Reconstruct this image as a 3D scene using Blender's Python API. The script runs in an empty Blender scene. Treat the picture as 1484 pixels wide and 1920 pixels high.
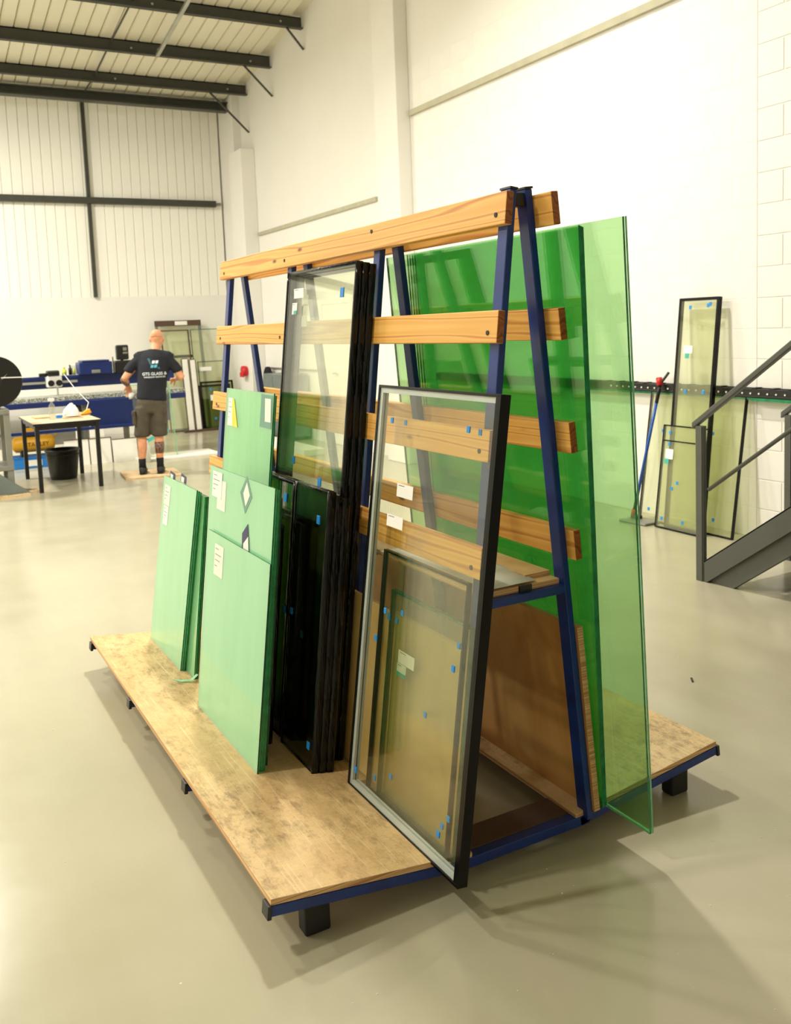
import bpy, bmesh, math, random
from mathutils import Vector, Matrix
from mathutils.bvhtree import BVHTree

random.seed(7)
scene = bpy.context.scene
COL = scene.collection

# ------------------------------------------------------------------ camera
F_PX, PY = 1710.01, 788.69
YAW, PITCH, ROLL = 0.50073, 0.10353, -0.0388
CAM = Vector((-1.62565, -2.22023, 1.70))
fw0 = Vector((math.sin(YAW), math.cos(YAW), 0)); rt0 = Vector((math.cos(YAW), -math.sin(YAW), 0)); up0 = Vector((0, 0, 1))
fwd = fw0 * math.cos(PITCH) - up0 * math.sin(PITCH)
up = up0 * math.cos(PITCH) + fw0 * math.sin(PITCH)
rt = rt0 * math.cos(ROLL) + up * math.sin(ROLL)
up = up * math.cos(ROLL) - rt0 * math.sin(ROLL)
cd = bpy.data.cameras.new('camera'); cam = bpy.data.objects.new('camera', cd); COL.objects.link(cam)
cam.matrix_world = Matrix(((rt.x, up.x, -fwd.x, CAM.x), (rt.y, up.y, -fwd.y, CAM.y), (rt.z, up.z, -fwd.z, CAM.z), (0, 0, 0, 1)))
cd.sensor_fit = 'VERTICAL'; cd.lens = 28.0; cd.sensor_height = 28.0 * 1920 / F_PX
cd.shift_y = -(960 - PY) / 1920
cd.clip_start = 0.05; cd.clip_end = 100
cd.dof.use_dof = True; cd.dof.focus_distance = 3.0; cd.dof.aperture_fstop = 5.0
scene.camera = cam

# ------------------------------------------------------------------ world, lights, exposure
w = bpy.data.worlds.new('world'); scene.world = w; w.use_nodes = True
w.node_tree.nodes['Background'].inputs[0].default_value = (1.0, 0.93, 0.8, 1)
w.node_tree.nodes['Background'].inputs[1].default_value = 0.05
def lamp(x, y, z, power, size=0.45, spread=180):
    l = bpy.data.lights.new('high_bay_or_fill_lamp', 'AREA'); l.shape = 'DISK'; l.size = size; l.energy = power
    l.color = (1.0, 0.958, 0.875); l.spread = math.radians(spread)
    o = bpy.data.objects.new('high_bay_or_fill_lamp', l); COL.objects.link(o); o.location = (x, y, z)
lamp(1.0, 3.9, 6.5, 540, spread=140)
lamp(-3.2, 5.6, 6.2, 480)
lamp(-1.8, 10.2, 5.6, 880)
lamp(-5.6, 11.0, 5.5, 500)  # unseen extra lamp, added to brighten the far walls
lamp(-7.0, 5.6, 6.2, 500)
lamp(-4.7, 0.9, 6.8, 500)
vs = scene.view_settings
vs.view_transform = 'Standard'; vs.look = 'None'; vs.exposure = -1.18; vs.gamma = 1.0; vs.use_curve_mapping = False
scene.cycles.transparent_max_bounces = 64
scene.cycles.max_bounces = 14

# ------------------------------------------------------------------ materials
def lin(c):
    r = []
    for v in c:
        v /= 255.0
        r.append(v / 12.92 if v <= 0.04045 else ((v + 0.055) / 1.055) ** 2.4)
    return (r[0], r[1], r[2], 1.0)
class NT:
    def __init__(s, name):
        s.m = bpy.data.materials.new(name); s.m.use_nodes = True; s.t = s.m.node_tree
        s.b = s.t.nodes.get('Principled BSDF'); s.out = s.t.nodes.get('Material Output')
    def n(s, kind, **kw):
        nd = s.t.nodes.new(kind)
        for k, v in kw.items():
            if k[0] == '_': setattr(nd, k[1:], v)
            else:
                key = k.replace('__', ' ')
                nd.inputs[int(key[1:]) if key[0] == 'i' and key[1:].isdigit() else key].default_value = v
        return nd
    def l(s, a, b): s.t.links.new(a, b)
    def coord(s, scale=(1, 1, 1), rot=(0, 0, 0), kind='Object'):
        tc = s.n('ShaderNodeTexCoord'); mp = s.n('ShaderNodeMapping')
        mp.inputs['Scale'].default_value = scale; mp.inputs['Rotation'].default_value = rot
        s.l(tc.outputs[kind], mp.inputs[0]); return mp.outputs[0]
    def noise(s, co, scale, detail=4, rough=.55, dist=0.0):
        nd = s.n('ShaderNodeTexNoise'); nd.inputs['Scale'].default_value = scale; nd.inputs['Detail'].default_value = detail
        nd.inputs['Roughness'].default_value = rough; nd.inputs['Distortion'].default_value = dist
        s.l(co, nd.inputs['Vector']); return nd.outputs['Fac']
    def ramp(s, fac, stops):
        r = s.n('ShaderNodeValToRGB'); e = r.color_ramp.elements
        while len(e) < len(stops): e.new(0.5)
        for i, (p, c) in enumerate(stops): e[i].position = p; e[i].color = c if len(c) == 4 else lin(c)
        s.l(fac, r.inputs[0]); return r.outputs[0]
    def mix(s, fac, a, b, mode='MIX'):
        m = s.n('ShaderNodeMix'); m.data_type = 'RGBA'; m.blend_type = mode
        if isinstance(fac, (int, float)): m.inputs[0].default_value = fac
        else: s.l(fac, m.inputs[0])
        for v, i in ((a, 6), (b, 7)):
            if isinstance(v, tuple): m.inputs[i].default_value = v
            else: s.l(v, m.inputs[i])
        return m.outputs[2]
    def bump(s, h, strength=.2, dist=.01):
        b = s.n('ShaderNodeBump'); b.inputs['Strength'].default_value = strength; b.inputs['Distance'].default_value = dist
        s.l(h, b.inputs['Height']); s.l(b.outputs[0], s.b.inputs['Normal'])
M = {}
def plain(name, rgb, rough=.5, metal=0.0, spec=.5, var=.06, nscale=6.0, bump=0.0, bscale=60.0, emit=None):
    n = NT(name); co = n.coord()
    f = n.noise(co, nscale, 3)
    a = lin(rgb); lo = tuple(max(0, v * (1 - var * 2)) for v in a[:3]) + (1,); hi = tuple(min(1, v * (1 + var)) for v in a[:3]) + (1,)
    n.l(n.ramp(f, [(.3, lo), (.7, hi)]), n.b.inputs['Base Color'])
    n.b.inputs['Roughness'].default_value = rough; n.b.inputs['Metallic'].default_value = metal
    n.b.inputs['Specular IOR Level'].default_value = spec
    if bump: n.bump(n.noise(co, bscale, 3), bump, .004)
    M[name] = n.m; return n.m

plain('wall_paint', (238, 236, 229), .65, var=.01, nscale=1.5, bump=.12, bscale=90)
plain('cladding_paint', (248, 246, 236), .45, var=.01, nscale=2)
plain('roof_sheet', (232, 226, 204), .45, var=.02, nscale=2)
plain('dark_steel', (62, 62, 54), .45, var=.06)
plain('stair_steel', (82, 84, 78), .42, var=.06, nscale=4)
plain('galvanised', (190, 190, 180), .35, metal=.7)
plain('blue_paint', (9, 48, 126), .34, var=.12, nscale=9)
plain('navy_machine', (14, 38, 100), .35, var=.08)
plain('black_plastic', (14, 13, 12), .38, var=.1)
plain('black_gloss', (7, 7, 7), .25, spec=.22, var=.1)
plain('black_rubber', (20, 19, 18), .55)
plain('white_plastic', (236, 236, 230), .4, var=.02)
plain('white_board', (240, 238, 228), .5, var=.02)
plain('paper', (244, 243, 238), .7, var=.02)
plain('film_tag', (232, 240, 226), .5, var=.03)
plain('tag_navy', (52, 52, 98), .5)
plain('tag_grey', (112, 158, 140), .5)
plain('tag_text', (120, 124, 128), .6)
plain('tag_teal', (70, 178, 164), .5)
plain('tag_red', (226, 80, 60), .5)
plain('yellow_paper', (238, 226, 80), .6)
plain('pad_blue', (24, 142, 224), .55, var=.05)
plain('red_plastic', (206, 30, 34), .4)
plain('handle_blue', (24, 84, 176), .35)
plain('skin', (224, 158, 118), .5, var=.08, nscale=14)
plain('tattoo', (128, 96, 82), .5, var=.5, nscale=40)
plain('stubble', (218, 158, 120), .55)
plain('shirt_cloth', (22, 25, 36), .85, var=.15, nscale=12, bump=.3, bscale=20)
plain('shorts_cloth', (82, 74, 60), .9, var=.12, nscale=10, bump=.4, bscale=16)
plain('sock_cloth', (18, 18, 20), .9)
plain('print_white', (225, 232, 236), .6)
plain('print_cyan', (96, 182, 208), .6)
plain('print_teal', (34, 92, 104), .6)
plain('grey_metal', (134, 134, 124), .4, metal=.2)
plain('slate_panel', (112, 122, 118), .5)
plain('yellow_paint', (216, 160, 26), .4)
plain('bright_blue', (36, 128, 216), .45)
plain('orange_plastic', (240, 168, 36), .45)
plain('table_top', (206, 188, 156), .45)
plain('jacket_cloth', (20, 20, 26), .9, bump=.3, bscale=14)
plain('spacer_metal', (196, 204, 204), .4, metal=.0)
plain('lime', (196, 214, 60), .5)
plain('brown_strip', (84, 62, 48), .6)
plain('glass_crumb', (240, 246, 240), .15)
plain('floor_debris', (52, 48, 40), .7)
plain('offcut', (214, 184, 140), .6, var=.1, nscale=20)
plain('cap_black', (24, 24, 26), .4)
plain('ply_edge_dark', (150, 104, 66), .7, var=.2, nscale=30)

def mk_floor():
    n = NT('floor_paint'); co = n.coord()
    base = n.ramp(n.noise(co, .55, 5, .6), [(.3, (170, 165, 140)), (.7, (184, 178, 152))])
    streak = n.noise(n.coord((3, .5, 1), (0, 0, .6)), 3.0, 6, .65)
    c = n.mix(n.ramp(streak, [(.45, (0, 0, 0)), (.75, (90, 90, 90))]), base, lin((194, 190, 168)))
    spots = n.n('ShaderNodeTexVoronoi'); spots.inputs['Scale'].default_value = 5.5; n.l(co, spots.inputs['Vector'])
    c = n.mix(n.ramp(spots.outputs['Distance'], [(.012, (255, 255, 255)), (.02, (0, 0, 0))]), c, lin((222, 220, 208)))
    n.l(c, n.b.inputs['Base Color'])
    n.l(n.ramp(n.noise(co, 2.2, 5), [(.3, (112, 112, 112)), (.7, (138, 138, 138))]), n.b.inputs['Roughness'])
    n.bump(n.noise(co, 14, 4), .05, .004); M['floor_paint'] = n.m
mk_floor()

def mk_block():
    n = NT('block_paint'); co = n.coord()
    n.l(n.ramp(n.noise(co, 4, 4), [(.3, (235, 233, 226)), (.7, (240, 238, 231))]), n.b.inputs['Base Color'])
    n.b.inputs['Roughness'].default_value = .62
    n.bump(n.noise(co, 110, 5, .7), .35, .003); M['block_paint'] = n.m
mk_block()

def mk_pine(name, c0, c1, c2, axis='y'):
    n = NT(name)
    sc = {'y': (14, .55, 14), 'x': (.55, 14, 14)}[axis]
    co = n.coord(sc)
    warp = n.n('ShaderNodeTexNoise'); warp.inputs['Scale'].default_value = .9; warp.inputs['Detail'].default_value = 2; n.l(co, warp.inputs['Vector'])
    ad = n.n('ShaderNodeVectorMath', _operation='MULTIPLY_ADD'); n.l(warp.outputs['Color'], ad.inputs[0]); ad.inputs[1].default_value = (2.2, 2.2, 2.2); n.l(co, ad.inputs[2])
    wv = n.n('ShaderNodeTexWave'); wv.wave_type = 'BANDS'; wv.bands_direction = 'Z'; wv.inputs['Scale'].default_value = .55
    wv.inputs['Distortion'].default_value = 3.0; wv.inputs['Detail'].default_value = 3; n.l(ad.outputs[0], wv.inputs['Vector'])
    c = n.ramp(wv.outputs['Fac'], [(.0, c1), (.75, c0), (1.0, c2)])
    fine = n.noise(n.coord(tuple(v * 3 for v in sc)), 3.0, 3)
    c = n.mix(n.ramp(fine, [(.4, (0, 0, 0)), (.8, (70, 70, 70))]), c, lin(c2))
    # knots
    kc = n.coord((7, 2.4, 7) if axis == 'y' else (2.4, 7, 7))
    vo = n.n('ShaderNodeTexVoronoi'); vo.inputs['Scale'].default_value = 1.6; n.l(kc, vo.inputs['Vector'])
    k = n.ramp(vo.outputs['Distance'], [(.05, (255, 255, 255)), (.12, (90, 90, 90)), (.16, (0, 0, 0))])
    c = n.mix(k, c, lin((126, 66, 22)))
    n.l(c, n.b.inputs['Base Color']); n.b.inputs['Roughness'].default_value = .5
    n.bump(fine, .08, .002); M[name] = n.m
mk_pine('pine', (244, 190, 100), (234, 174, 84), (208, 138, 56))
mk_pine('pine_end', (168, 96, 44), (150, 80, 34), (120, 62, 26))
mk_pine('batten', (232, 206, 160), (222, 194, 146), (200, 168, 120))

def mk_deck():
    n = NT('deck_ply'); co = n.coord()
    base = n.ramp(n.noise(n.coord((2, 2, 2)), 1.3, 6, .65), [(.25, (186, 150, 98)), (.5, (212, 180, 126)), (.75, (228, 200, 148))])
    grain = n.noise(n.coord((7, 60, 7)), 2.0, 5, .6)
    c = n.mix(n.ramp(grain, [(.45, (0, 0, 0)), (.75, (110, 110, 110))]), base, lin((150, 112, 66)))
    blot = n.noise(n.coord((26, 12, 18)), 1.0, 6, .78)
    big = n.noise(n.coord((2.2, 1.6, 2)), 1.0, 3, .5)
    am = n.n('ShaderNodeMath', _operation='MULTIPLY'); n.l(n.ramp(blot, [(.46, (0, 0, 0)), (.64, (235, 235, 235))]), am.inputs[0]); n.l(n.ramp(big, [(.38, (60, 60, 60)), (.6, (225, 225, 225))]), am.inputs[1])
    c = n.mix(am.outputs[0], c, lin((104, 78, 46)))
    speck = n.noise(n.coord((120, 60, 60)), 1.0, 3, .7)
    c = n.mix(n.ramp(speck, [(.58, (0, 0, 0)), (.70, (150, 150, 150))]), c, lin((96, 70, 40)))
    # scratches: thin stretched noise lines in several directions
    for rot, sc in (((0, 0, .45), (120, 2.6, 1)), ((0, 0, -.9), (100, 2.4, 1)), ((0, 0, 1.75), (130, 2.2, 1)), ((0, 0, .15), (110, 3.0, 1))):
        s = n.noise(n.coord(sc, rot), 1.0, 2, .5, .25)
        c = n.mix(n.ramp(s, [(.665, (0, 0, 0)), (.70, (150, 150, 150))]), c, lin((244, 222, 176)))
    n.l(c, n.b.inputs['Base Color']); n.b.inputs['Roughness'].default_value = .5
    n.bump(blot, .15, .003); M['deck_ply'] = n.m
mk_deck()
def mk_ply(name, a, b, c3):
    n = NT(name)
    c = n.ramp(n.noise(n.coord((1.2, 1.6, 1.0)), 1.6, 4, .5, 1.2), [(.3, a), (.5, b), (.72, c3)])
    g = n.noise(n.coord((30, 3, 1.5)), 2.0, 5)
    c = n.mix(n.ramp(g, [(.5, (0, 0, 0)), (.8, (80, 80, 80))]), c, lin(a))
    s = n.noise(n.coord((3, 22, 22)), 1.6, 3)
    c = n.mix(n.ramp(s, [(.74, (0, 0, 0)), (.78, (170, 170, 170))]), c, lin((84, 50, 22)))
    n.l(c, n.b.inputs['Base Color']); n.b.inputs['Roughness'].default_value = .45
    M[name] = n.m
mk_ply('stained_ply', (172, 118, 60), (204, 152, 88), (220, 176, 112))
mk_ply('stained_ply_lit', (214, 172, 100), (232, 194, 122), (240, 208, 142))  # paler copy of the stained ply, with the lit look put into its colour
mk_ply('shelf_ply', (196, 156, 104), (212, 176, 124), (222, 190, 142))
def mk_edge():
    n = NT('ply_edge'); co = n.coord((1, 1, 260))
    n.l(n.ramp(n.noise(co, 1.0, 1), [(.35, (180, 130, 82)), (.65, (234, 196, 142))]), n.b.inputs['Base Color'])
    n.b.inputs['Roughness'].default_value = .7; M['ply_edge'] = n.m
mk_edge()

def facing(n, f0, power=5.0, gain=1.0):
    lw = n.n('ShaderNodeLayerWeight'); lw.inputs['Blend'].default_value = .5
    p = n.n('ShaderNodeMath', _operation='POWER'); n.l(lw.outputs['Facing'], p.inputs[0]); p.inputs[1].default_value = power
    m = n.n('ShaderNodeMath', _operation='MULTIPLY_ADD'); n.l(p.outputs[0], m.inputs[0]); m.inputs[1].default_value = gain * (1 - f0); m.inputs[2].default_value = f0
    m.use_clamp = True
    return m.outputs[0]
def mk_glass(name, tint, f0=.04, rough=.01, haze=0.0, haze_col=(200, 220, 190), gain=1.0, bump=0.0, bscale=40):
    n = NT(name); n.t.nodes.remove(n.b)
    tr = n.n('ShaderNodeBsdfTransparent'); tr.inputs[0].default_value = tint + (1,)
    gl = n.n('ShaderNodeBsdfGlossy'); gl.inputs['Roughness'].default_value = rough; gl.inputs[0].default_value = (.95, .97, .95, 1)
    last = tr.outputs[0]
    if haze:
        df = n.n('ShaderNodeBsdfDiffuse'); df.inputs[0].default_value = lin(haze_col)
        tl = n.n('ShaderNodeBsdfTranslucent'); tl.inputs[0].default_value = lin(haze_col)
        m0 = n.n('ShaderNodeMixShader'); m0.inputs[0].default_value = .45; n.l(df.outputs[0], m0.inputs[1]); n.l(tl.outputs[0], m0.inputs[2])
        m1 = n.n('ShaderNodeMixShader')
        if isinstance(haze, tuple):
            nz = n.noise(n.coord(haze[2]), 1.0, 4); r = n.n('ShaderNodeMapRange'); n.l(nz, r.inputs[0]); r.inputs[1].default_value = .3; r.inputs[2].default_value = .7
            r.inputs[3].default_value = haze[0]; r.inputs[4].default_value = haze[1]; n.l(r.outputs[0], m1.inputs[0])
        else: m1.inputs[0].default_value = haze
        n.l(last, m1.inputs[1]); n.l(m0.outputs[0], m1.inputs[2]); last = m1.outputs[0]
    m2 = n.n('ShaderNodeMixShader'); n.l(facing(n, f0, 5.0, gain), m2.inputs[0]); n.l(last, m2.inputs[1]); n.l(gl.outputs[0], m2.inputs[2])
    if bump:
        b = n.n('ShaderNodeBump'); b.inputs['Strength'].default_value = bump; b.inputs['Distance'].default_value = .003
        n.l(n.noise(n.coord(), bscale, 3), b.inputs['Height']); n.l(b.outputs[0], gl.inputs['Normal'])
    n.l(m2.outputs[0], n.out.inputs[0]); M[name] = n.m
mk_glass('clear_glass', (.982, .986, .965), f0=.015, gain=.7)
mk_glass('olive_glass', (.80, .83, .68), f0=.03)
mk_glass('obscure_glass', (.95, .95, .90), f0=.02, rough=.12, haze=(.04, .10, (8, 8, 8)), haze_col=(220, 212, 170), gain=.6, bump=.5, bscale=90)
mk_glass('green_glass', (.765, .932, .785), f0=.045, haze=.035, haze_col=(150, 215, 140))
mk_glass('green_glass_light', (.815, .93, .79), f0=.045, haze=.05, haze_col=(186, 226, 160))
mk_glass('pale_sheet', (.963, .973, .918), f0=.03, haze=.07, haze_col=(236, 236, 196))
mk_glass('film_glass', (.55, .86, .52), f0=.05, rough=.09, haze=(.80, .90, (1.6, 5, 1.2)), haze_col=(206, 255, 222))
mk_glass('film_glass_thin', (.68, .92, .64), f0=.05, rough=.10, haze=(.40, .60, (2, 6, 1.0)), haze_col=(200, 252, 214))
mk_glass('bottle_plastic', (.88, .9, .86), f0=.05, haze=.15, haze_col=(230, 230, 220))
plain('glass_edge', (26, 132, 84), .15, var=.2, nscale=30)
plain('glass_edge_dark', (8, 78, 48), .15, var=.2, nscale=30)
plain('glass_edge_light', (120, 196, 148), .15, var=.15, nscale=30)

def mk_wrap():
    n = NT('black_wrap')
    n.b.inputs['Base Color'].default_value = (.004, .004, .004, 1); n.b.inputs['Roughness'].default_value = .16; n.b.inputs['Specular IOR Level'].default_value = .28
    n.bump(n.noise(n.coord((60, 60, 4), (.12, .1, 0)), 1.0, 2, .5, .6), .6, .012); M['black_wrap'] = n.m
mk_wrap()
def mk_brush():
    n = NT('brush_bed'); co = n.coord((1, 1, 1))
    v = n.noise(co, 60, 3, .8)
    n.l(n.ramp(v, [(.4, (60, 62, 60)), (.5, (140, 144, 130)), (.62, (226, 226, 214))]), n.b.inputs['Base Color'])
    n.b.inputs['Roughness'].default_value = .6; M['brush_bed'] = n.m
mk_brush()

# ------------------------------------------------------------------ mesh helpers
class MB:
    def __init__(s): s.v = []; s.f = []; s.m = []
    def add(s, vs, fs, mi=0):
        o = len(s.v); s.v += [tuple(v) for v in vs]
        for f in fs: s.f.append([i + o for i in f]); s.m.append(mi)
        return s
    def box(s, x0, x1, y0, y1, z0, z1, T=None, mi=0, mis=None):
        P = [(x0, y0, z0), (x1, y0, z0), (x1, y1, z0), (x0, y1, z0), (x0, y0, z1), (x1, y0, z1), (x1, y1, z1), (x0, y1, z1)]
        if T: P = [T(*p) for p in P]
        F = [(0, 3, 2, 1), (4, 5, 6, 7), (0, 1, 5, 4), (1, 2, 6, 5), (2, 3, 7, 6), (3, 0, 4, 7)]
        # face order: -z, +z, -y, +x, +y, -x
        o = len(s.v); s.v += [tuple(p) for p in P]
        for i, f in enumerate(F): s.f.append([k + o for k in f]); s.m.append(mis[i] if mis else mi)
        return s
    def tube(s, pts, r, n=8, mi=0, cap=True):
        pts = [Vector(p) for p in pts]; rs = r if isinstance(r, (list, tuple)) else [r] * len(pts)
        rings = []; ref = None
        for i, p in enumerate(pts):
            t = (pts[min(i + 1, len(pts) - 1)] - pts[max(i - 1, 0)]).normalized()
            if ref is None:
                ref = Vector((0, 0, 1)) if abs(t.z) < .9 else Vector((1, 0, 0))
            a = (ref - t * ref.dot(t)).normalized(); b = t.cross(a); ref = a
            rings.append([p + (a * math.cos(2 * math.pi * k / n) + b * math.sin(2 * math.pi * k / n)) * rs[i] for k in range(n)])
        return s.rings(rings, mi, cap)
    def rings(s, rings, mi=0, cap=True):
        n = len(rings[0]); vs = [q for r in rings for q in r]; fs = []
        for i in range(len(rings) - 1):
            for k in range(n): fs.append((i * n + k, i * n + (k + 1) % n, (i + 1) * n + (k + 1) % n, (i + 1) * n + k))
        if cap: fs.append(tuple(range(n - 1, -1, -1))); fs.append(tuple(range((len(rings) - 1) * n, len(rings) * n)))
        return s.add(vs, fs, mi)
    def lathe(s, prof, c, n=24, axis='z', mi=0, cap=True):
        rings = []
        for r, h in prof:
            ring = []
            for k in range(n):
                a = 2 * math.pi * k / n; p = (r * math.cos(a), r * math.sin(a), h)
                if axis == 'y': p = (p[0], p[2], p[1])
                if axis == 'x': p = (p[2], p[0], p[1])
                ring.append((c[0] + p[0], c[1] + p[1], c[2] + p[2]))
            rings.append(ring)
        return s.rings(rings, mi, cap)
    def prism(s, poly, y0, y1, T=None, mi=0):
        n = len(poly); vs = [(x, y0, z) for x, z in poly] + [(x, y1, z) for x, z in poly]
        if T: vs = [T(*p) for p in vs]
        fs = [tuple(range(n)), tuple(range(2 * n - 1, n - 1, -1))] + [(k, k + n, (k + 1) % n + n, (k + 1) % n) for k in range(n)]
        return s.add(vs, fs, mi)
    def build(s, name, mats, parent=None, smooth=False, bevel=0.0, seg=2):
        off = Vector((0, 0, 0)); q = parent
        while q is not None: off += q.location; q = q.parent
        me = bpy.data.meshes.new(name); me.from_pydata([tuple(Vector(v) - off) for v in s.v], [], s.f)
        if isinstance(mats, str): mats = [mats]
        for m in mats: me.materials.append(M[m])
        for p, mi in zip(me.polygons, s.m): p.material_index = mi; p.use_smooth = smooth
        bm = bmesh.new(); bm.from_mesh(me); bmesh.ops.recalc_face_normals(bm, faces=bm.faces); bm.to_mesh(me); bm.free()
        o = bpy.data.objects.new(name, me); COL.objects.link(o)
        if parent is not None: o.parent = parent
        if bevel:
            b = o.modifiers.new('bevel', 'BEVEL'); b.width = bevel; b.segments = seg; b.limit_method = 'ANGLE'; b.angle_limit = .6
        return o
def tag(o, label=None, cat=None, group=None, kind=None):
    for k, v in (('label', label), ('category', cat), ('group', group), ('kind', kind)):
        if v: o[k] = v
    return o
def thing(name, label, cat, loc=(0, 0, 0), group=None):
    o = bpy.data.objects.new(name, None); COL.objects.link(o); o.location = loc; o.empty_display_size = .1
    return tag(o, label, cat, group)
def piece(src, parent, loc, rot=None):
    o = src.copy(); COL.objects.link(o); o.parent = parent; o.location = loc
    if rot: o.rotation_euler = rot
    return o

# ------------------------------------------------------------------ the setting
XW, YB = 4.0, 14.0
def roofz(y): return 6.2 + (10.43 - y) * .152
tag(MB().box(-9.3, 4.4, -7.3, 14.4, -.2, 0).build('floor', 'floor_paint'), 'grey painted concrete workshop floor', None, None, 'structure')
# right wall: a recessed backing where the blockwork shows, flush elsewhere
mbw = MB()
RS, RL, ROWS = .225, .45, 21
y_a, y_b, y_c = 1.53, 2.43, 7.41
ztop = ROWS * RS
mbw.box(XW + .0015, XW + .35, y_b, y_c, 0, ztop).box(XW + .005, XW + .35, y_a, y_b, 0, ztop)
mbw.box(XW, XW + .35, -7.3, y_a, 0, 9.4).box(XW, XW + .35, y_a, y_c, ztop, 9.4).box(XW, XW + .35, y_c, 14.4, 0, 7.0)
wall_r = tag(mbw.build('wall_right', 'wall_paint'), 'white painted blockwork side wall', None, None, 'structure')
def block_mesh(length, joint, depth):
    m = MB(); m.box(-depth, .03, joint / 2, length - joint / 2, joint / 2, RS - joint / 2)
    o = m.build('block', 'block_paint', bevel=.0015); return o
for (ya, yb, joint, depth) in ((y_b, y_c, .004, .0), (y_a, y_b, .010, .0)):
    protos = {}
    for r in range(ROWS):
        y = ya; first = True
        while y < yb - .02:
            ln = RL / 2 if (first and r % 2) else RL
            ln = min(ln, yb - y); first = False
            key = round(ln, 3)
            if key not in protos:
                o = block_mesh(ln, joint, depth); o.parent = wall_r; o.location = (XW, y, r * RS); protos[key] = o
            else: piece(protos[key], wall_r, (XW, y, r * RS))
            y += ln
tag(MB().box(-9.3, 4.4, YB, YB + .3, 0, 2.38).box(-9.3, 4.4, YB + .05, YB + .3, 2.38, 6.2).build('wall_back', 'wall_paint'), 'white painted back wall with ribbed cladding above', None, None, 'structure')
wb = bpy.data.objects['wall_back']
tag(MB().box(-9.3, -9.0, -7.3, 14.4, 0, 9.4).build('wall_left', 'wall_paint'), 'white side wall far left', None, None, 'structure')
tag(MB().box(-9.3, 4.4, -7.3, -7.0, 0, 9.4).build('wall_front', 'wall_paint'), 'white wall behind the viewer', None, None, 'structure')
def sl(x, y, z): return (x, y, roofz(y) + z)
ceil = tag(MB().box(-9.3, 4.4, -7.3, 14.4, .06, .25, T=sl).build('ceiling', 'roof_sheet'), 'cream ribbed metal roof lining', None, None, 'structure')
# wall cladding panels
pm = MB()
PW = .16
pm.prism([(0, .05), (.002, .012), (.010, 0), (.150, 0), (.158, .012), (.16, .05)], 2.38, 5.62, T=lambda x, y, z: (x, YB + z, y))
pr0 = pm.build('cladding_panel', 'cladding_paint', wb)
k = 1
while True:
    x = -3.2 + k * PW
    if x > 3.72: break
    piece(pr0, wb, (x, 0, 0)); k += 1
pr0.location = (-3.2, 0, 0)
# roof lining panels
rm = MB(); RW = .19
rm.prism([(0, .08), (.004, .022), (.018, .0), (.172, 0), (.186, .022), (.19, .08)], 7.0, 14.2, T=lambda x, y, z: (x, y, roofz(y) + z))
rp0 = rm.build('roof_panel', 'roof_sheet', ceil); rp0.location = (-3.0, 0, 0)
k = 1
while -3.0 + (k + 1) * RW < 4.02:
    piece(rp0, ceil, (-3.0 + k * RW, 0, 0)); k += 1
# piers on the right wall and horizontal strips
tag(MB().box(3.82, 4.0, 7.41, 7.97, 0, 7.0).build('trim_1', 'wall_paint', bevel=.01), 'white boxed column halfway along the side wall', None, None, 'structure')
tag(MB().box(3.75, 4.0, 12.64, 13.25, 0, 4.75).build('trim_2', 'wall_paint', bevel=.01), 'white boxed pier in the far corner', None, None, 'structure')
tag(MB().box(3.86, 4.0, 13.25, 14.0, 0, 6.0).build('trim_5', 'wall_paint'), 'narrow white return behind the corner pier', None, None, 'structure')
plain('strip_grey', (186, 182, 158), .7)
tag(MB().box(3.965, 4.0, 2.0, 7.38, 4.16, 4.225).build('trim_3', 'strip_grey'), 'grey horizontal strip high on the side wall', None, None, 'structure')
tag(MB().box(3.965, 4.0, 8.3, 12.6, 3.30, 3.355).build('trim_4', 'strip_grey'), 'grey horizontal strip on the far bay of the side wall', None, None, 'structure')
# roof steel
def purlin(y, h, label, bx=3.62, bz=5.0):
    z = roofz(y); t = thing('purlin', label, 'beam', (3.9, y, z - h), 'roof purlins')
    m = MB(); m.box(-9.0, 3.985, y - .01, y + .01, z - h, z).box(-9.0, 3.985, y - .07, y + .01, z - h, z - h + .016).box(-9.0, 3.985, y - .01, y + .07, z - .016, z)
    m.build('web', 'dark_steel', t)
    b = MB(); b.tube([(bx, y - .02, z - h + .02), (3.985, y - .05, bz)], .018, 6); b.build('brace', 'dark_steel', t)
    for xx in (1.82, 3.66):
        c = MB(); c.lathe([(.016, 0), (.016, .014)], (xx, y - .024, z - h + .08), 8, 'y'); c.build('bolt', 'galvanised', t)
    return t
purlin(10.43, .17, 'dark steel roof purlin at the top, crossed by the silver conduit end', 3.73, 5.74)
purlin(11.72, .19, 'dark steel roof purlin in the middle of the three', 3.53, 5.38)
purlin(12.86, .17, 'dark steel roof purlin just above the double eaves beam', 3.33, 5.05)
m = MB(); m.box(-9, 3.93, 13.5, 13.52, 5.53, 5.68).box(-9, 3.93, 13.42, 13.60, 5.52, 5.545).box(-9, 3.93, 13.44, 13.58, 5.66, 5.68)
t = thing('eaves_beam', 'blackish steel eaves beam above the ribbed back wall', 'beam', (3.9, 13.5, 5.5)); m.build('web', 'dark_steel', t)
MB().box(3.9, 3.985, 13.46, 13.56, 5.5, 5.62).build('end_bracket', 'dark_steel', t)
t = thing('cladding_rail', 'dark horizontal steel rail across the ribbed wall', 'beam', (1.5, 13.93, 3.94))
MB().box(-9, 3.70, 13.90, 13.99, 3.945, 3.965).box(-9, 3.70, 13.90, 13.915, 3.965, 4.03).box(-9, 3.70, 13.90, 13.99, 4.03, 4.05).build('rail', 'dark_steel', t)
MB().box(3.70, 3.80, 13.93, 13.97, 3.975, 4.02).build('end_bracket', 'grey_metal', t)
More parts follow.
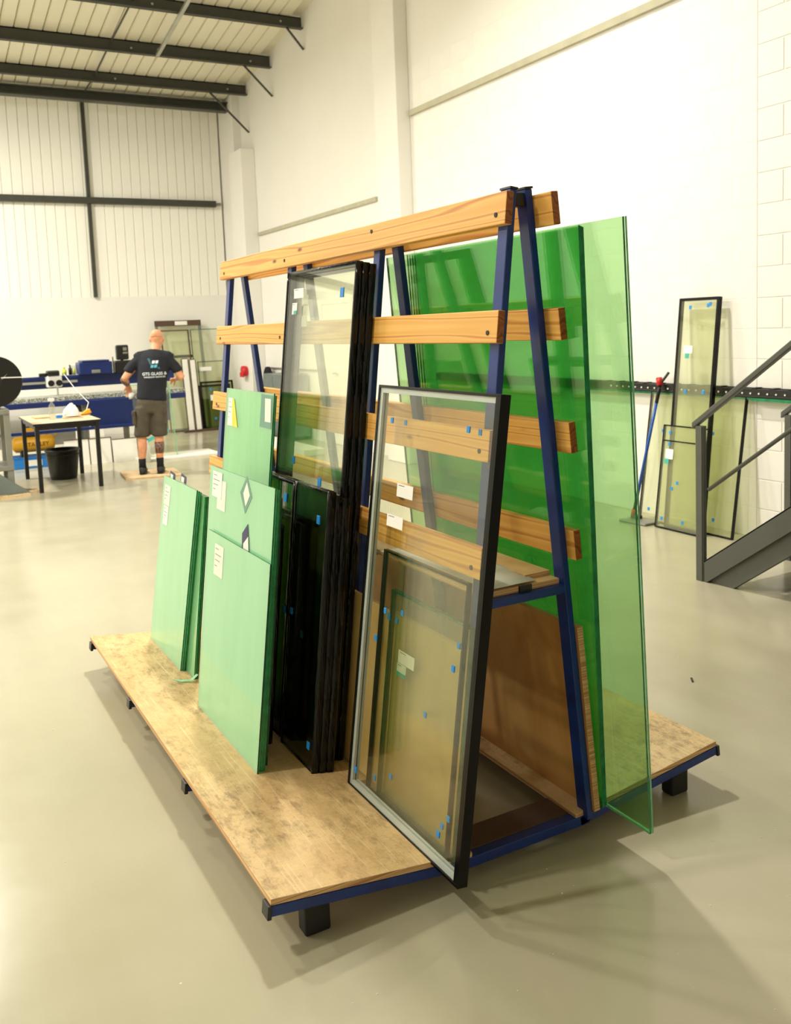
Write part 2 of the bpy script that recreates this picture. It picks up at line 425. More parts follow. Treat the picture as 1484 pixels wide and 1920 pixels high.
tag(MB().box(1.47, 1.53, 13.93, 13.985, 2.38, 3.94).box(1.47, 1.53, 13.93, 13.985, 4.055, 5.66).build('wall_post', 'dark_steel', bevel=.004), 'thin dark vertical post on the ribbed back wall', 'post')
m = MB(); pts = [(1.62, y, roofz(y) - .09) for y in (9.0, 10.3)]; 
m.tube([(1.45, 13.4, roofz(13.4) - .1), (1.5, 12.9, roofz(12.9) - .08), (1.52, 11.7, roofz(11.7) - .08), (1.56, 10.4, roofz(10.4) - .08), (1.6, 9.2, roofz(9.2) - .08)], .013, 6)
tag(m.build('sag_rod', 'dark_steel'), 'thin dark tie rod running up between roof purlins', 'rod')
t = thing('conduit', 'thin silver conduit hanging below the roof purlins', 'conduit', (2.2, 11.6, 5.7))
MB().box(2.15, 2.20, 8.6, 11.6, -.24, -.20, T=sl).build('channel', 'galvanised', t)
for yy in (10.43, 11.55): MB().box(2.165, 2.185, yy - .02, yy + .02, -.20, -.15, T=sl).build('hanger', 'galvanised', t)

# ------------------------------------------------------------------ glass rack
AL = .1193; CA, SA = math.cos(AL), math.sin(AL); XO, ZO = .8514, .1716
AR = .0954; CR, SR = math.cos(AR), math.sin(AR)
def TL(u, y, v): return (-XO + u * CA + v * SA, y, ZO - u * SA + v * CA)
def TLR(u, y, v): p = TL(u, y, v); return (-p[0], p[1], p[2])
def TR(wv, y, v): return (.284 - v * SR + wv * CR, y, .104 + v * CR + wv * SR)
def shear(T, v0, dy, h): return lambda u, y, v: T(u, y + dy * (v - v0) / h, v)
rack = thing('glass_rack', 'blue steel A-frame glass trolley with pine rails and plywood decks', 'rack', (0, 0, 0))
FR = [-.02, .775, 1.62, 2.47]
for y0 in FR:
    lt = 2.0 if y0 < 0 else 1.955
    MB().box(.607, .631, y0, y0 + .05, -.04, lt, T=TL).build('leg', 'blue_paint', rack, bevel=.003)
    MB().box(-.051, -.027, y0, y0 + .05, -.03, lt - .005, T=TR).build('leg', 'blue_paint', rack, bevel=.003)
    MB().box(-.004, .052, y0 + .008, y0 + .042, lt + .035, lt + .075).build('spacer', 'cap_black', rack, bevel=.003)
    MB().box(.605, .633, y0 - .002, y0 + .052, lt, lt + .006, T=TL).build('leg_cap', 'cap_black', rack)
    MB().box(-.053, -.025, y0 - .002, y0 + .052, lt - .005, lt + .001, T=TR).build('leg_cap', 'cap_black', rack)
    zb = .845
    MB().box(-.135, .165, y0 + .002, y0 + .03, zb, zb + .026).build('cross_bar', 'blue_paint', rack, bevel=.002)
    MB().box(-.25, .262, y0 + .018, y0 + .055, .046, .08).build('base_beam', 'blue_paint', rack, bevel=.003)
    for T in (TL, TLR):
        MB().box(0.0, .64, y0 + .018, y0 + .055, -.05, -.019, T=T).build('deck_arm', 'blue_paint', rack, bevel=.003)
        MB().box(-.009, .004, y0 + .014, y0 + .06, -.056, -.017, T=T).build('arm_cap', 'cap_black', rack, bevel=.002)
for T in (TL, TLR):
    MB().box(0, .655, 0, 2.56, -.018, 0, T=T, mis=[1, 0, 1, 1, 1, 1]).build('deck_board', ['deck_ply', 'ply_edge'], rack, bevel=.0015)
for sx in (-1, 1):
    for yf in (.03, 1.28, 2.44):
        x0, x1 = sorted((sx * .745, sx * .665))
        ft = MB().box(x0, x1, yf, yf + .055, 0, .098).build('foot', 'black_rubber', rack, bevel=.008)
MB().box(-.25, .262, .036, .15, .062, .081).build('base_plank', 'brown_strip', rack, bevel=.002)
ZR = [2.0756, 1.7341, 1.3874, 1.0427]; YE = [-.042, -.042, -.042, -.042]
VL = [(z - ZO + .58 * SA) / CA for z in ZR]
for i, v in enumerate(VL):
    r = MB().box(.58, .606, -.042, 2.566, v - .0955, v, T=TL, mis=[0, 0, 1, 0, 1, 0]).build('rail', ['pine', 'pine_end'], rack, bevel=.003)
    for y0 in FR:
        for dv in (.028, .066):
            if (dv > .05) == (int(y0 * 10) % 2 == 0):
                MB().lathe([(.0075, 0), (.0075, .002)], (0, 0, 0), 10, 'x').v
                p = TL(.579, y0 + .025, v - dv); b = MB(); b.lathe([(.0075, -.0015), (.0075, .002)], p, 10, 'x'); b.build('bolt', 'cap_black', r)
VR = [1.975, 1.639, 1.295, .953]; YR = [-.104, -.087, -.085, -.058]
for v, ye in zip(VR, YR):
    MB().box(-.0265, 0, ye, 2.54, v - .0955, v, T=TR, mis=[0, 0, 1, 0, 1, 0]).build('rail', ['pine', 'pine_end'], rack, bevel=.003)
MB().box(.586, .604, .0, 2.5, .004, .628, T=TL, mis=[1, 1, 1, 0, 1, 0]).build('side_panel', ['stained_ply_lit', 'ply_edge'], rack)
MB().box(-.026, -.004, -.03, 2.5, -.004, .63, T=TR, mis=[1, 1, 1, 0, 1, 0]).build('side_panel', ['stained_ply', 'ply_edge'], rack)
MB().box(-.128, .158, .005, 1.28, .872, .889, mis=[1, 0, 1, 1, 1, 1]).build('shelf_board', ['shelf_ply', 'ply_edge'], rack)
MB().box(.06, .158, .05, 1.28, .889, .905, mis=[1, 0, 1, 1, 1, 1]).build('shelf_board', ['shelf_ply', 'ply_edge'], rack)
MB().box(.0, .045, -.004, .0045, .868, .892).build('tape', 'cap_black', rack)
# paper on the shelf
m = MB(); n = 8; vs = []; fs = []
for i in range(n + 1):
    for j in range(3):
        a = i / n; vs.append((-.118 + .19 * j / 2 - .03 * a, .012 + .62 * a, .893 + .014 * math.sin(a * 3.1) * (j - 1) ** 2 + .004))
for i in range(n):
    for j in range(2): q = i * 3 + j; fs.append((q, q + 1, q + 4, q + 3))
o = m.add(vs, fs).build('paper_sheet', 'paper', smooth=True); sm = o.modifiers.new('solid', 'SOLIDIFY'); sm.thickness = .002
tag(o, 'white paper sheet lying on the plywood shelf inside the rack', 'paper')

# ------------------------------------------------------------------ sheets and sealed units
def sheet(name, label, T, u0, u1, y0, y1, v0, v1, dy, faces, edge, group, root_only=False):
    S = shear(T, v0, dy, v1 - v0)
    c = S((u0 + u1) / 2, (y0 + y1) / 2, v0)
    t = thing(name, label, 'glass sheet', c, group)
    MB().box(u0, u1, y0, y1, v0, v1, T=S, mis=[1, 1, 1, 0, 1, 0]).build('pane', [faces, edge], t)
    t['_'] = 0; del t['_']
    return t, S
def sticker(t, S, u, y0, y1, v0, v1, mat='paper', lines=0, name='sticker', skew=0.0, front=-1, th=.0012):
    a, b = (u - th, u) if front < 0 else (u, u + th)
    K = lambda uu, y, v: S(uu, y + skew * (v - v0), v)
    o = MB().box(a, b, y0, y1, v0, v1, T=K).build(name, mat, t)
    for i in range(lines):
        vv = v1 - (v1 - v0) * (.14 + .74 * i / max(1, lines)); L = (.45, .8, .65, .3)[i % 4]
        yl = y1 - (y1 - y0) * .1
        MB().box(a - .0004, a, yl - (y1 - y0) * .8 * L, yl, vv - .0012, vv + .0012, T=K).build('print_line', 'tag_text', o)
    return o
def pad(t, S, u, y, v, s=.018, th=.004, front=-1):
    a, b = (u - th, u) if front < 0 else (u, u + th)
    return MB().box(a, b, y - s / 2, y + s / 2, v - s * .6, v + s * .6, T=S).build('cork_pad', 'pad_blue', t, bevel=.001)
def poly_sticker(t, S, u, pts, mat, name='sticker', th=.0012):
    n = len(pts); vs = [S(u - th, y, v) for y, v in pts] + [S(u, y, v) for y, v in pts]
    fs = [tuple(range(n)), tuple(range(2 * n - 1, n - 1, -1))] + [(k, k + n, (k + 1) % n + n, (k + 1) % n) for k in range(n)]
    return MB().add(vs, fs).build(name, mat, t)
def diamond(t, S, u, y, v, r, h):
    poly_sticker(t, S, u, [(y - r, v), (y, v - h), (y + r, v), (y, v + h)], 'tag_grey', 'hatched_border')
    poly_sticker(t, S, u - .0013, [(y - r * .68, v + h * .04), (y - r * .08, v - h * .62), (y + r * .42, v + h * .02), (y - r * .1, v + h * .68)], 'film_tag', 'sticker')
GA = 'film coated glass sheets on the rack'
# stack a (far end of the left deck)
for i in range(3):
    lab = ['pale green film-coated glass sheet at the far left of the rack, front of its stack', 'green glass sheet directly behind the far-left front sheet', 'green glass sheet third back in the far-left stack'][i]
    t, S = sheet('glass_sheet', lab, TL, .283 + i * .0075, .289 + i * .0075, 1.895 - .004 * i, 2.455, .0, .862 - .004 * i, -.10, 'film_glass', 'glass_edge', GA)
    if i == 0:
        sticker(t, S, .283, 2.325, 2.41, .62, .715, 'paper', 4); sticker(t, S, .2829, 2.315, 2.42, .72, .82, 'film_tag', 4)
    if i == 2:
        for (y, v) in ((2.17, .875), (2.36, .865)):
            poly_sticker(t, S, .298, [(y - .055, v - .015), (y - .05, v + .02), (y + .04, v + .028), (y + .045, v - .01)], 'tag_navy')
            poly_sticker(t, S, .2967, [(y - .02, v - .012), (y - .02, v + .012), (y + .03, v + .014), (y + .03, v - .01)], 'film_tag', 'label_window')
for i in range(3):
    lab = ['wider pale green glass sheet showing behind the far-left stack', 'second of the wider green sheets behind the far-left stack', 'rearmost wider green sheet behind the far-left stack'][i]
    t, S = sheet('glass_sheet', lab, TL, .309 + i * .008, .315 + i * .008, 1.762 + .002 * i, 2.44, .0, .838, -.01, 'film_glass_thin', 'glass_edge_dark' if i else 'glass_edge', GA)
# stack c (middle)
t, S = sheet('glass_sheet', 'short pale mint glass sheet at the front of the left deck', TL, .233, .239, .738, 1.442, .0, .75, -.006, 'film_glass', 'glass_edge_dark', GA)
sticker(t, S, .233, 1.235, 1.345, .585, .71, 'film_tag', 4)
for i in range(3):
    lab = ['taller green glass sheet with a white diamond sticker, behind the short mint sheet', 'green glass sheet just behind the diamond-stickered sheet', 'last tall green sheet of the diamond-stickered stack'][i]
    t, S = sheet('glass_sheet', lab, TL, .246 + i * .008, .252 + i * .008, .752, 1.49, .0, 1.012 - .003 * i, .008, 'film_glass', 'glass_edge', GA)
    if i == 0:
        diamond(t, S, .246, 1.04, .95, .066, .072)
        sticker(t, S, .2448, 1.325, 1.445, .89, .995, 'paper', 4); sticker(t, S, .246, 1.275, 1.38, .845, .965, 'film_tag', 0)
        poly_sticker(t, S, .2445, [(1.045, .70), (1.055, .80), (1.0, .845), (.96, .70)], 'tag_navy')
        poly_sticker(t, S, .243, [(1.03, .69), (1.033, .765), (.985, .80), (.958, .69)], 'paper', 'label_window')
for i in range(3):
    lab = ['frayed-edge green sheet between the diamond-stickered stack and the black units', 'second frayed-edge green sheet before the black units', 'third frayed-edge green sheet before the black units'][i]
    sheet('glass_sheet', lab, TL, .272 + i * .008, .278 + i * .008, .788 + .004 * i, 1.44, .0, .985 - .006 * i, .006, 'film_glass_thin', 'glass_edge_dark', GA)
# tall narrow panel b
t, S = sheet('glass_sheet', 'tall narrow green glass panel rising above the middle stack', TL, .402, .408, 1.222, 1.81, .0, 1.333, 0, 'film_glass_thin', 'glass_edge', GA)
sticker(t, S, .402, 1.705, 1.772, 1.166, 1.29, 'paper', 4); poly_sticker(t, S, .4008, [(1.632, 1.164), (1.702, 1.166), (1.722, 1.29), (1.692, 1.283)], 'yellow_paper')
o = sticker(t, S, .402, 1.23, 1.36, 1.19, 1.325, 'tag_grey', 0, 'hatched_border', .0); sticker(t, S, .4006, 1.235, 1.30, 1.215, 1.31, 'film_tag', 0, skew=.12)
t, S = sheet('glass_sheet', 'second tall narrow green panel hidden close behind the first', TL, .411, .417, 1.226, 1.80, .0, 1.325, 0, 'film_glass_thin', 'glass_edge', GA)
# a shred of green film on the deck
m = MB(); m.add([TL(.215, 1.79, .002), TL(.245, 1.74, .003), TL(.29, 1.72, .012), TL(.32, 1.735, .03), TL(.315, 1.75, .03), TL(.285, 1.74, .01), TL(.25, 1.765, .004)], [(0, 1, 6), (1, 2, 5, 6), (2, 3, 4, 5)])
o = m.build('film_shred', 'film_glass'); so = o.modifiers.new('solid', 'SOLIDIFY'); so.thickness = .001
tag(o, 'small torn shred of green film on the deck', 'film')

def igu(label, T, u0, th, y0, y1, v0, v1, dy=0.0, panes=2, glass='clear_glass', ew=.011, seal='black_gloss', spacer='spacer_metal', group='sealed glass units', wrap=False, sw=.014, name='sealed_unit', near=0.0):
    S = shear(T, v0, dy, v1 - v0)
    t = thing(name, label, 'glass unit', S(u0 + th / 2, (y0 + y1) / 2, v0), group)
    g = .004
    for k in range(panes):
        a = u0 + (th - g) * k / (panes - 1)
        MB().box(a, a + g, y0 + ew * .5, y1 - ew * .5, v0 + ew * .5, v1 - ew * .5, T=S).build('pane', glass, t)
    def ring(w0, w1, a, b):
        m = MB()
        Y0, Y1, V0, V1 = y0 + w0, y1 - w0, v0 + w0, v1 - w0; d = w1 - w0
        m.box(a, b, Y0, Y0 + d, V0, V1, T=S).box(a, b, Y1 - d, Y1, V0, V1, T=S).box(a, b, Y0 + d, Y1 - d, V0, V0 + d, T=S).box(a, b, Y0 + d, Y1 - d, V1 - d, V1, T=S)
        return m
    e = .001
    if not wrap:
        mm = ring(0, ew, u0 - e, u0 + th + e)
        if near: mm.box(u0 - e * .5, u0 + th + e * .5, y0 + ew, y0 + ew + near, v0 + ew, v1 - ew, T=S)
        mm.build('edge_seal', seal, t, bevel=.001)
    else:
        # film wrapped edges: lengthwise creased strips on the two uprights plus thin top and bottom
        m = MB(); rnd = random.Random(int(y0 * 1000 + u0 * 777))
        for yy, sg in ((y0, -1), (y1, 1)):
            rings = []; N = 26
            for i in range(N + 1):
                v = v0 + (v1 - v0) * i / N; row = []
                j = rnd.uniform(-.0015, .0015)
                for (uu, oy) in ((-.002, -.012), (-.003, -.002), (.25, .0035), (.5, .001 + j), (.75, .004), (1.003, -.002), (1.002, -.012)):
                    du = th * uu if 0 < uu < 1 else (uu if uu < 0 else th + .002)
                    row.append(S(u0 + du, yy + sg * (oy + rnd.uniform(-.0012, .0012)), v))
                rings.append(row)
            m.rings(rings, 0, True)
        m.box(u0 - .001, u0 + th + .001, y0 + .01, y1 - .01, v1 - .010, v1 + .001, T=S).box(u0 - .001, u0 + th + .001, y0 + .01, y1 - .01, v0, v0 + .010, T=S)
        m.build('edge_wrap', 'black_wrap', t, smooth=True)
    if spacer:
        for k in range(panes - 1):
            a = u0 + (th - g) * k / (panes - 1) + g + .0005; b = u0 + (th - g) * (k + 1) / (panes - 1) - .0005
            ring(ew + .0005, ew + sw, a, b).build('spacer', spacer, t)
    return t, S
# d: tall wrapped units
dl = ['tall clear sealed unit with black wrapped edges and white stickers, front of three', 'middle of the three tall black-edged sealed units', 'rear of the three tall black-edged sealed units against the rails']
for i in range(3):
    t, S = igu(dl[i], TL, .503 + i * .0245, .0225, .755 - .006 * i, 1.412, .0, 1.84 - .003 * i, -.01, 2, 'clear_glass', .010, wrap=True, spacer='black_gloss', sw=.004, group='tall black-edged units')
    if i == 0:
        sticker(t, S, .503, 1.225, 1.325, 1.728, 1.768, 'paper', 1, skew=.15)
        o = sticker(t, S, .503, 1.288, 1.338, 1.663, 1.71, 'paper', 1); sticker(t, S, .5017, 1.288, 1.318, 1.663, 1.678, 'tag_teal', 0, 'sticker_corner')
        pad(t, S, .503, .862, 1.731, .03); pad(t, S, .503, 1.222, 1.068, .026); pad(t, S, .503, .955, 1.01, .03)
    if i == 2:
        sticker(t, S, .5515, 1.29, 1.355, 1.704, 1.748, 'film_tag', 0); sticker(t, S, .5515, 1.295, 1.345, 1.617, 1.66, 'film_tag', 0)
    
# e units: dark olive shorter units with wrapped edges
el = ['short dark sealed unit with black wrapped edges standing at the front of the tall units', 'second of the short black-wrapped units by the front pane', 'third of the short black-wrapped units by the front pane']
for i in range(3):
    t, S = igu(el[i], TL, .418 + i * .027, .025, .672 - .004 * i, .975 if i == 0 else 1.0, .0, 1.012 - .012 * (i > 0) - .006 * i, .004, 2, 'olive_glass', .010, wrap=True, spacer='black_gloss', sw=.012, group='short black-edged units')
    if i == 0:
        pad(t, S, .418, .748, .901, .026); pad(t, S, .418, .945, .52, .02); pad(t, S, .418, .719, .085, .022); pad(t, S, .446, .90, .44, .022)
for i in range(2):
    t, S = igu(['wide dark glazed unit partly hidden behind the green stack, front one', 'wide dark glazed unit partly hidden behind the green stack, rear one'][i], TL, .432 + i * .027, .025, 1.02, 1.60, .0, 1.0, .005, 2, 'olive_glass', .010, wrap=True, spacer='black_gloss', sw=.012, group='wide dark units')
    if i == 0: pad(t, S, .432, 1.10, .93, .028); pad(t, S, .432, 1.045, .50, .022)
for i in range(2):
    igu(['lower black-wrapped unit just right of the mint sheets, front one', 'lower black-wrapped unit just right of the mint sheets, rear one'][i], TL, .322 + i * .03, .028, .955 + .015 * i, 1.40, .0, .85 - .01 * i, .01, 2, 'olive_glass', .010, wrap=True, spacer='black_gloss', sw=.012, group='low black-edged units')
# g: units behind the front pane
t, S = igu('dark-topped sealed unit leaning behind the big front pane', TL, .543, .014, -.02, .50, .0, .845, -.02, 2, 'clear_glass', .008, spacer=None)
t, S = igu('obscure textured glass unit with green edge behind the big front pane', TL, .561, .016, -.035, .455, .0, .715, -.015, 2, 'obscure_glass', .008, seal='glass_edge_dark', spacer=None)
sticker(t, S, .5605, .27, .375, .488, .53, 'paper', 1); sticker(t, S, .5605, .318, .378, .445, .486, 'film_tag', 1); sticker(t, S, .5592, .318, .378, .445, .458, 'tag_teal', 0)
pad(t, S, .5605, .40, .62, .016); pad(t, S, .5605, .455, .62, .018)
# f: the big front unit
t, S = igu('large clear triple-glazed unit with black edges standing at the front of the rack', TL, .507, .032, -.146, .568, -.006, 1.402, -.042, 3, 'clear_glass', .009, seal='black_gloss', sw=.017, near=.016)
for (px, y, v) in ((0, .413, 1.288), (1, .372, 1.284), (0, -.042, 1.294), (1, -.062, 1.288), (0, .375, .661), (1, .31, .667), (0, .428, .555), (1, -.029, .658), (0, -.048, .599), (1, .13, .396), (0, .511, .069), (1, .423, .074), (1, .315, .123), (1, -.036, .143), (1, -.005, .107), (0, -.03, .100)):
    pad(t, S, .507 if px == 0 else .5385 - .004, y + .03 * v, v, .016 if px == 0 else .015)
sticker(t, S, .507, .282, .385, 1.045, 1.088, 'paper', 1); sticker(t, S, .507, .330, .436, .940, .980, 'paper', 1)
# G: big green sheets on the right side
GG = 'large green glass sheets on the right side'
for i in range(4):
    lab = ['large dark green glass sheet nearest the right rails', 'large dark green glass sheet second from the right rails', 'large dark green glass sheet third from the right rails', 'large dark green glass sheet fourth from the right rails'][i]
    sheet('green_sheet', lab, TR, .002 + i * .0062, .0075 + i * .0062, -.035 + .002 * i, .95 - .008 * i, .0, 1.868 - .002 * i, -.14, 'green_glass', 'glass_edge', GG)
for i in range(2):
    lab = ['large light green glass sheet overhanging the rack front, inner of the outer pair', 'outermost large light green glass sheet overhanging the rack front'][i]
    sheet('green_sheet', lab, TR, .027 + i * .0085, .034 + i * .0085, -.222 - .001 * i, 1.12 + .02 * i, -.008, 1.872, -.105, 'green_glass_light', 'glass_edge_light' if i else 'glass_edge', GG)

# ------------------------------------------------------------------ stairs
st = thing('staircase', 'dark grey steel staircase with handrails at the right edge', 'staircase', (2.8, 1.87, 0))
SLP = .714
def stringer(x):
    m = MB()
    def q(y, z): return (y, z)
    # channel web and two flanges as sloped boxes
    T = lambda a, b, c: (x + b, 1.83 - a, .0 + a * SLP + c)
    m.box(.0, 4.5, .0, .008, .0, .135, T=T); m.box(.0, 4.5, 0, .06, .127, .137, T=T); m.box(.0, 4.5, 0, .06, -.012, .0, T=T)
    K = 4.5 * SLP
    m.prism([(1.81, .0), (1.623, .0), (1.83 - 4.5, K - .148), (1.83 - 4.5, K - .01), (1.81, .005)], .025, .06, T=lambda p, q, r: (x + q, p, r))
    return m
stringer(2.79).build('stringer', 'stair_steel', st); stringer(3.62).build('stringer', 'stair_steel', st)
for i in range(1, 24):
    a = i * .235; z = a * SLP + .05
    if a > 4.4: break
    MB().box(2.86, 3.62, 1.83 - a - .12, 1.83 - a + .13, z, z + .008).box(2.86, 3.62, 1.83 - a + .125, 1.83 - a + .132, z - .03, z + .008).build('tread', 'stair_steel', st)
for x in (2.79, 3.63):
    MB().box(x - .006, x + .024, 1.842, 1.892, 0, 1.0).box(x + .0, x + .03, 1.835, 1.845, 0, 1.0).build('post', 'stair_steel', st, bevel=.002)
    T = lambda a, b, c: (x + b, 1.92 - a, .995 + a * SLP + c)
    MB().box(0, 4.4, -.012, .03, -.02, .022, T=T).build('handrail', 'stair_steel', st, bevel=.006)
    m = MB(); m.tube([(x + .01, 1.80, .60), (x + .01, -2.6, .60 + 4.4 * SLP)], .013, 8); m.build('mid_rail', 'stair_steel', st, smooth=True)
    MB().box(x, x + .03, .0, .04, 1.3, 2.36).build('post', 'stair_steel', st)

# ------------------------------------------------------------------ things along the right wall
def lean(x_bot, x_top, zt):
    def T(u, y, v): # u = distance out of the pane plane toward the room, v up the pane
        a = math.atan2(x_top - x_bot, zt); return (x_bot + v * math.sin(a) - u * math.cos(a), y, v * math.cos(a) + u * math.sin(a))
    return T
T = lean(3.80, 3.965, 1.08)
t, S = igu('large wide sealed unit leaning on the side wall behind the stair post', T, 0, .024, 2.47, 3.45, 0.002, 1.085, 0, 2, 'pale_sheet', .011, group='units leaning on the side wall', spacer=None)
for (y, v) in ((2.66, 1.03), (2.75, .78), (3.27, .76), (3.34, .10), (2.66, .12)): pad(t, S, .024, y, v, .022, front=1)
T = lean(3.75, 3.945, 1.83)
t, S = igu('tall narrow sealed unit leaning on the side wall', T, 0, .034, 2.70, 3.10, .002, 1.835, .0, 2, 'pale_sheet', .022, group='units leaning on the side wall', spacer=None)
for (y, v) in ((2.98, 1.76), (2.80, 1.77), (2.78, 1.78), (2.97, 1.10), (2.79, 1.10)): pad(t, S, .034, y, v, .024, front=1)
sticker(t, S, .034, 2.93, 3.02, 1.40, 1.46, 'paper', 0, front=1); sticker(t, S, .034, 2.96, 3.0, 1.36, 1.40, 'tag_teal', 0, front=1)
T = lean(3.685, 3.80, .83)
t, S = igu('small sealed unit at the front of the group leaning on the side wall', T, 0, .022, 2.685, 3.15, .002, .832, 0, 2, 'pale_sheet', .011, group='units leaning on the side wall', spacer=None)
for (y, v) in ((3.07, .77), (3.07, .68), (2.95, .38), (3.0, .33), (3.08, .08), (2.86, .08)): pad(t, S, .022, y, v, .022, front=1)
sticker(t, S, .022, 3.02, 3.10, .56, .64, 'paper', 0, front=1); sticker(t, S, .022, 3.06, 3.11, .52, .57, 'tag_teal', 0, front=1)
MB().box(.0, .023, 2.69, 3.145, .70, .71, T=T).build('glazing_bar', 'black_gloss', t)
# cable tray
t = thing('wall_tray', 'black slotted tray with green underside fixed along the side wall', 'tray', (3.97, 3, 1.05))
MB().box(3.93, 3.998, 1.0, 6.9, 1.068, 1.085).box(3.93, 3.945, 1.0, 6.9, 1.085, 1.135).box(3.975, 3.998, 1.0, 6.9, 1.085, 1.14).build('channel', 'black_plastic', t, bevel=.003)
MB().box(3.92, 3.998, 1.0, 2.42, 1.045, 1.067).box(3.94, 3.998, 2.42, 6.9, 1.05, 1.067).build('green_strip', 'glass_edge', t)
for i in range(28):
    y = 1.9 + i * .075
    b = MB(); b.lathe([(.007, 0), (.007, .006)], (3.924, y, 1.10), 8, 'x'); b.build('stud', 'white_plastic', t)
for i in range(14):
    y = 1.92 + i * .16
    MB().box(3.926, 3.998, y - .022, y + .022, 1.136, 1.144).build('clip', 'black_plastic', t)
# floor mop
mo = thing('floor_mop', 'blue-handled floor mop with red collars leaning on the wall', 'mop', (3.72, 3.42, 0))
p0 = Vector((3.72, 3.44, .06)); p1 = Vector((3.90, 3.30, 1.16))
L = lambda a: tuple(p0 + (p1 - p0) * a)
MB().tube([L(.10), L(.86)], .013, 10).build('handle', 'handle_blue', mo, smooth=True)
MB().tube([L(.0), L(.13)], .015, 10).build('lower_grip', 'black_plastic', mo, smooth=True)
MB().tube([L(.84), L(.99)], .015, 10).build('upper_grip', 'black_plastic', mo, smooth=True)
MB().tube([L(-.02), L(.03)], .022, 10).build('collar', 'red_plastic', mo, smooth=True)
MB().tube([L(.97), (3.90, 3.32, 1.19)], .026, 10).build('collar', 'red_plastic', mo, smooth=True)
MB().tube([L(.98), (3.93, 3.24, 1.235)], .011, 8).build('hook', 'dark_steel', mo, smooth=True)
MB().box(3.60, 3.80, 3.20, 3.48, .0, .022, T=lambda x, y, z: (x + (y - 3.34) * -.1, y, z)).build('mop_head', 'grey_metal', mo, bevel=.008)
MB().box(3.68, 3.74, 3.36, 3.44, .022, .05).build('joint', 'black_plastic', mo, bevel=.005)

# ------------------------------------------------------------------ person
mn = thing('person', 'person in dark printed t-shirt and cargo shorts working with back turned', 'person', (1.035, 8.9, .024))
RV = Vector((.954, -.30, 0)); FV = Vector((.30, .954, 0)); ORG = Vector((1.035, 8.9, .024))
def W(a, b, c): return ORG + RV * a + FV * b + Vector((0, 0, c))
def loft(m, rows, n=14, mi=0, ref=RV):
    """rows: (a,b,c, ra, rb): cross-section radius along the body's right and along its front"""
    rings = []; P = [W(*r[:3]) for r in rows]
    for i, r in enumerate(rows):
        t = (P[min(i + 1, len(P) - 1)] - P[max(i - 1, 0)]).normalized()
        A = (ref - t * ref.dot(t)).normalized(); B = t.cross(A)
        rings.append([P[i] + A * r[3] * math.cos(2 * math.pi * k / n) + B * r[4] * math.sin(2 * math.pi * k / n) for k in range(n)])
    m.rings(rings, mi, True)
def fuse(o, voxel=.011, it=5):
    r = o.modifiers.new('remesh', 'REMESH'); r.mode = 'VOXEL'; r.voxel_size = voxel; r.use_smooth_shade = True
    s = o.modifiers.new('smooth', 'SMOOTH'); s.iterations = it; s.factor = .5
    return o
body = MB()
# trunk
loft(body, [(.05, 0, .80, .10, .08), (.05, 0, .88, .16, .11), (.06, 0, 1.0, .15, .10), (.08, .01, 1.15, .155, .105), (.10, .04, 1.32, .17, .11), (.11, .07, 1.42, .15, .09), (.12, .10, 1.47, .08, .07)])
loft(body, [(.12, .08, 1.42, .06, .062), (.13, .13, 1.50, .058, .062), (.145, .165, 1.57, .06, .064)])
# head: skull, jaw, nose, ears
hc = (.155, .185, 1.625)
loft(body, [(.152, .165, 1.735, .02, .02), (.153, .165, 1.725, .05, .062), (.154, .172, 1.70, .069, .086), (.155, .18, 1.655, .077, .098), (.155, .19, 1.61, .075, .095), (.155, .205, 1.565, .064, .078), (.155, .225, 1.53, .05, .052), (.155, .24, 1.51, .03, .03)])
loft(body, [(.157, .27, 1.645, .010, .010), (.158, .295, 1.612, .017, .018), (.158, .29, 1.60, .015, .012)], 8)
for s in (-1, 1):
    loft(body, [(.155 + s * .074, .165, 1.648, .010, .018), (.155 + s * .084, .162, 1.625, .011, .026), (.155 + s * .078, .17, 1.592, .009, .014)], 8)
# arms: upper arm, forearm, palm, fingers
def arm(sh, el, wr, pd, hand_dir):
    sh, el, wr = Vector(sh), Vector(el), Vector(wr)
    rows = []
    for a, b, ra, rb, f in ((sh, el, .052, .045, 0), (sh, el, .05, .046, .5), (el, wr, .041, .043, 0), (el, wr, .041, .040, .3), (el, wr, .028, .030, .95)):
        p = a.lerp(b, f); rows.append((p.x, p.y, p.z, ra, rb))
    loft(body, rows, 12)
    d = Vector(hand_dir).normalized(); side = Vector(pd).normalized(); nrm = d.cross(side)
    def pp(f, s, q=0.0): return wr + d * f + side * s + nrm * q
    rows = []
    for f, ra, rb in ((-.02, .027, .026), (.02, .034, .022), (.06, .042, .020), (.088, .040, .017)):
        p = pp(f, 0); rows.append((p.x, p.y, p.z, ra, rb))
    loft(body, rows, 10)
    for i, (s, ln) in enumerate(((-.030, .070), (-.010, .080), (.010, .075), (.029, .058))):
        q0 = pp(.08, s); q1 = pp(.08 + ln * .45, s * 1.15, .012); q2 = pp(.08 + ln * .75, s * 1.15, .034); q3 = pp(.08 + ln * .85, s * 1.1, .055)
        loft(body, [(q.x, q.y, q.z, r, r) for q, r in ((q0, .0098), (q1, .0096), (q2, .009), (q3, .0075))], 7)
    q0 = pp(.025, -.03); q1 = pp(.055, -.055, .012); q2 = pp(.085, -.064, .03)
    loft(body, [(q.x, q.y, q.z, r, r) for q, r in ((q0, .013), (q1, .011), (q2, .0085))], 7)
arm((-.08, .05, 1.37), (-.245, .03, 1.17), (-.225, .20, 1.075), (1, 0, .1), (.06, .55, -.75))
arm((.29, .06, 1.36), (.43, .02, 1.155), (.36, .24, 1.13), (0, .3, 1), (-.75, .55, -.25))
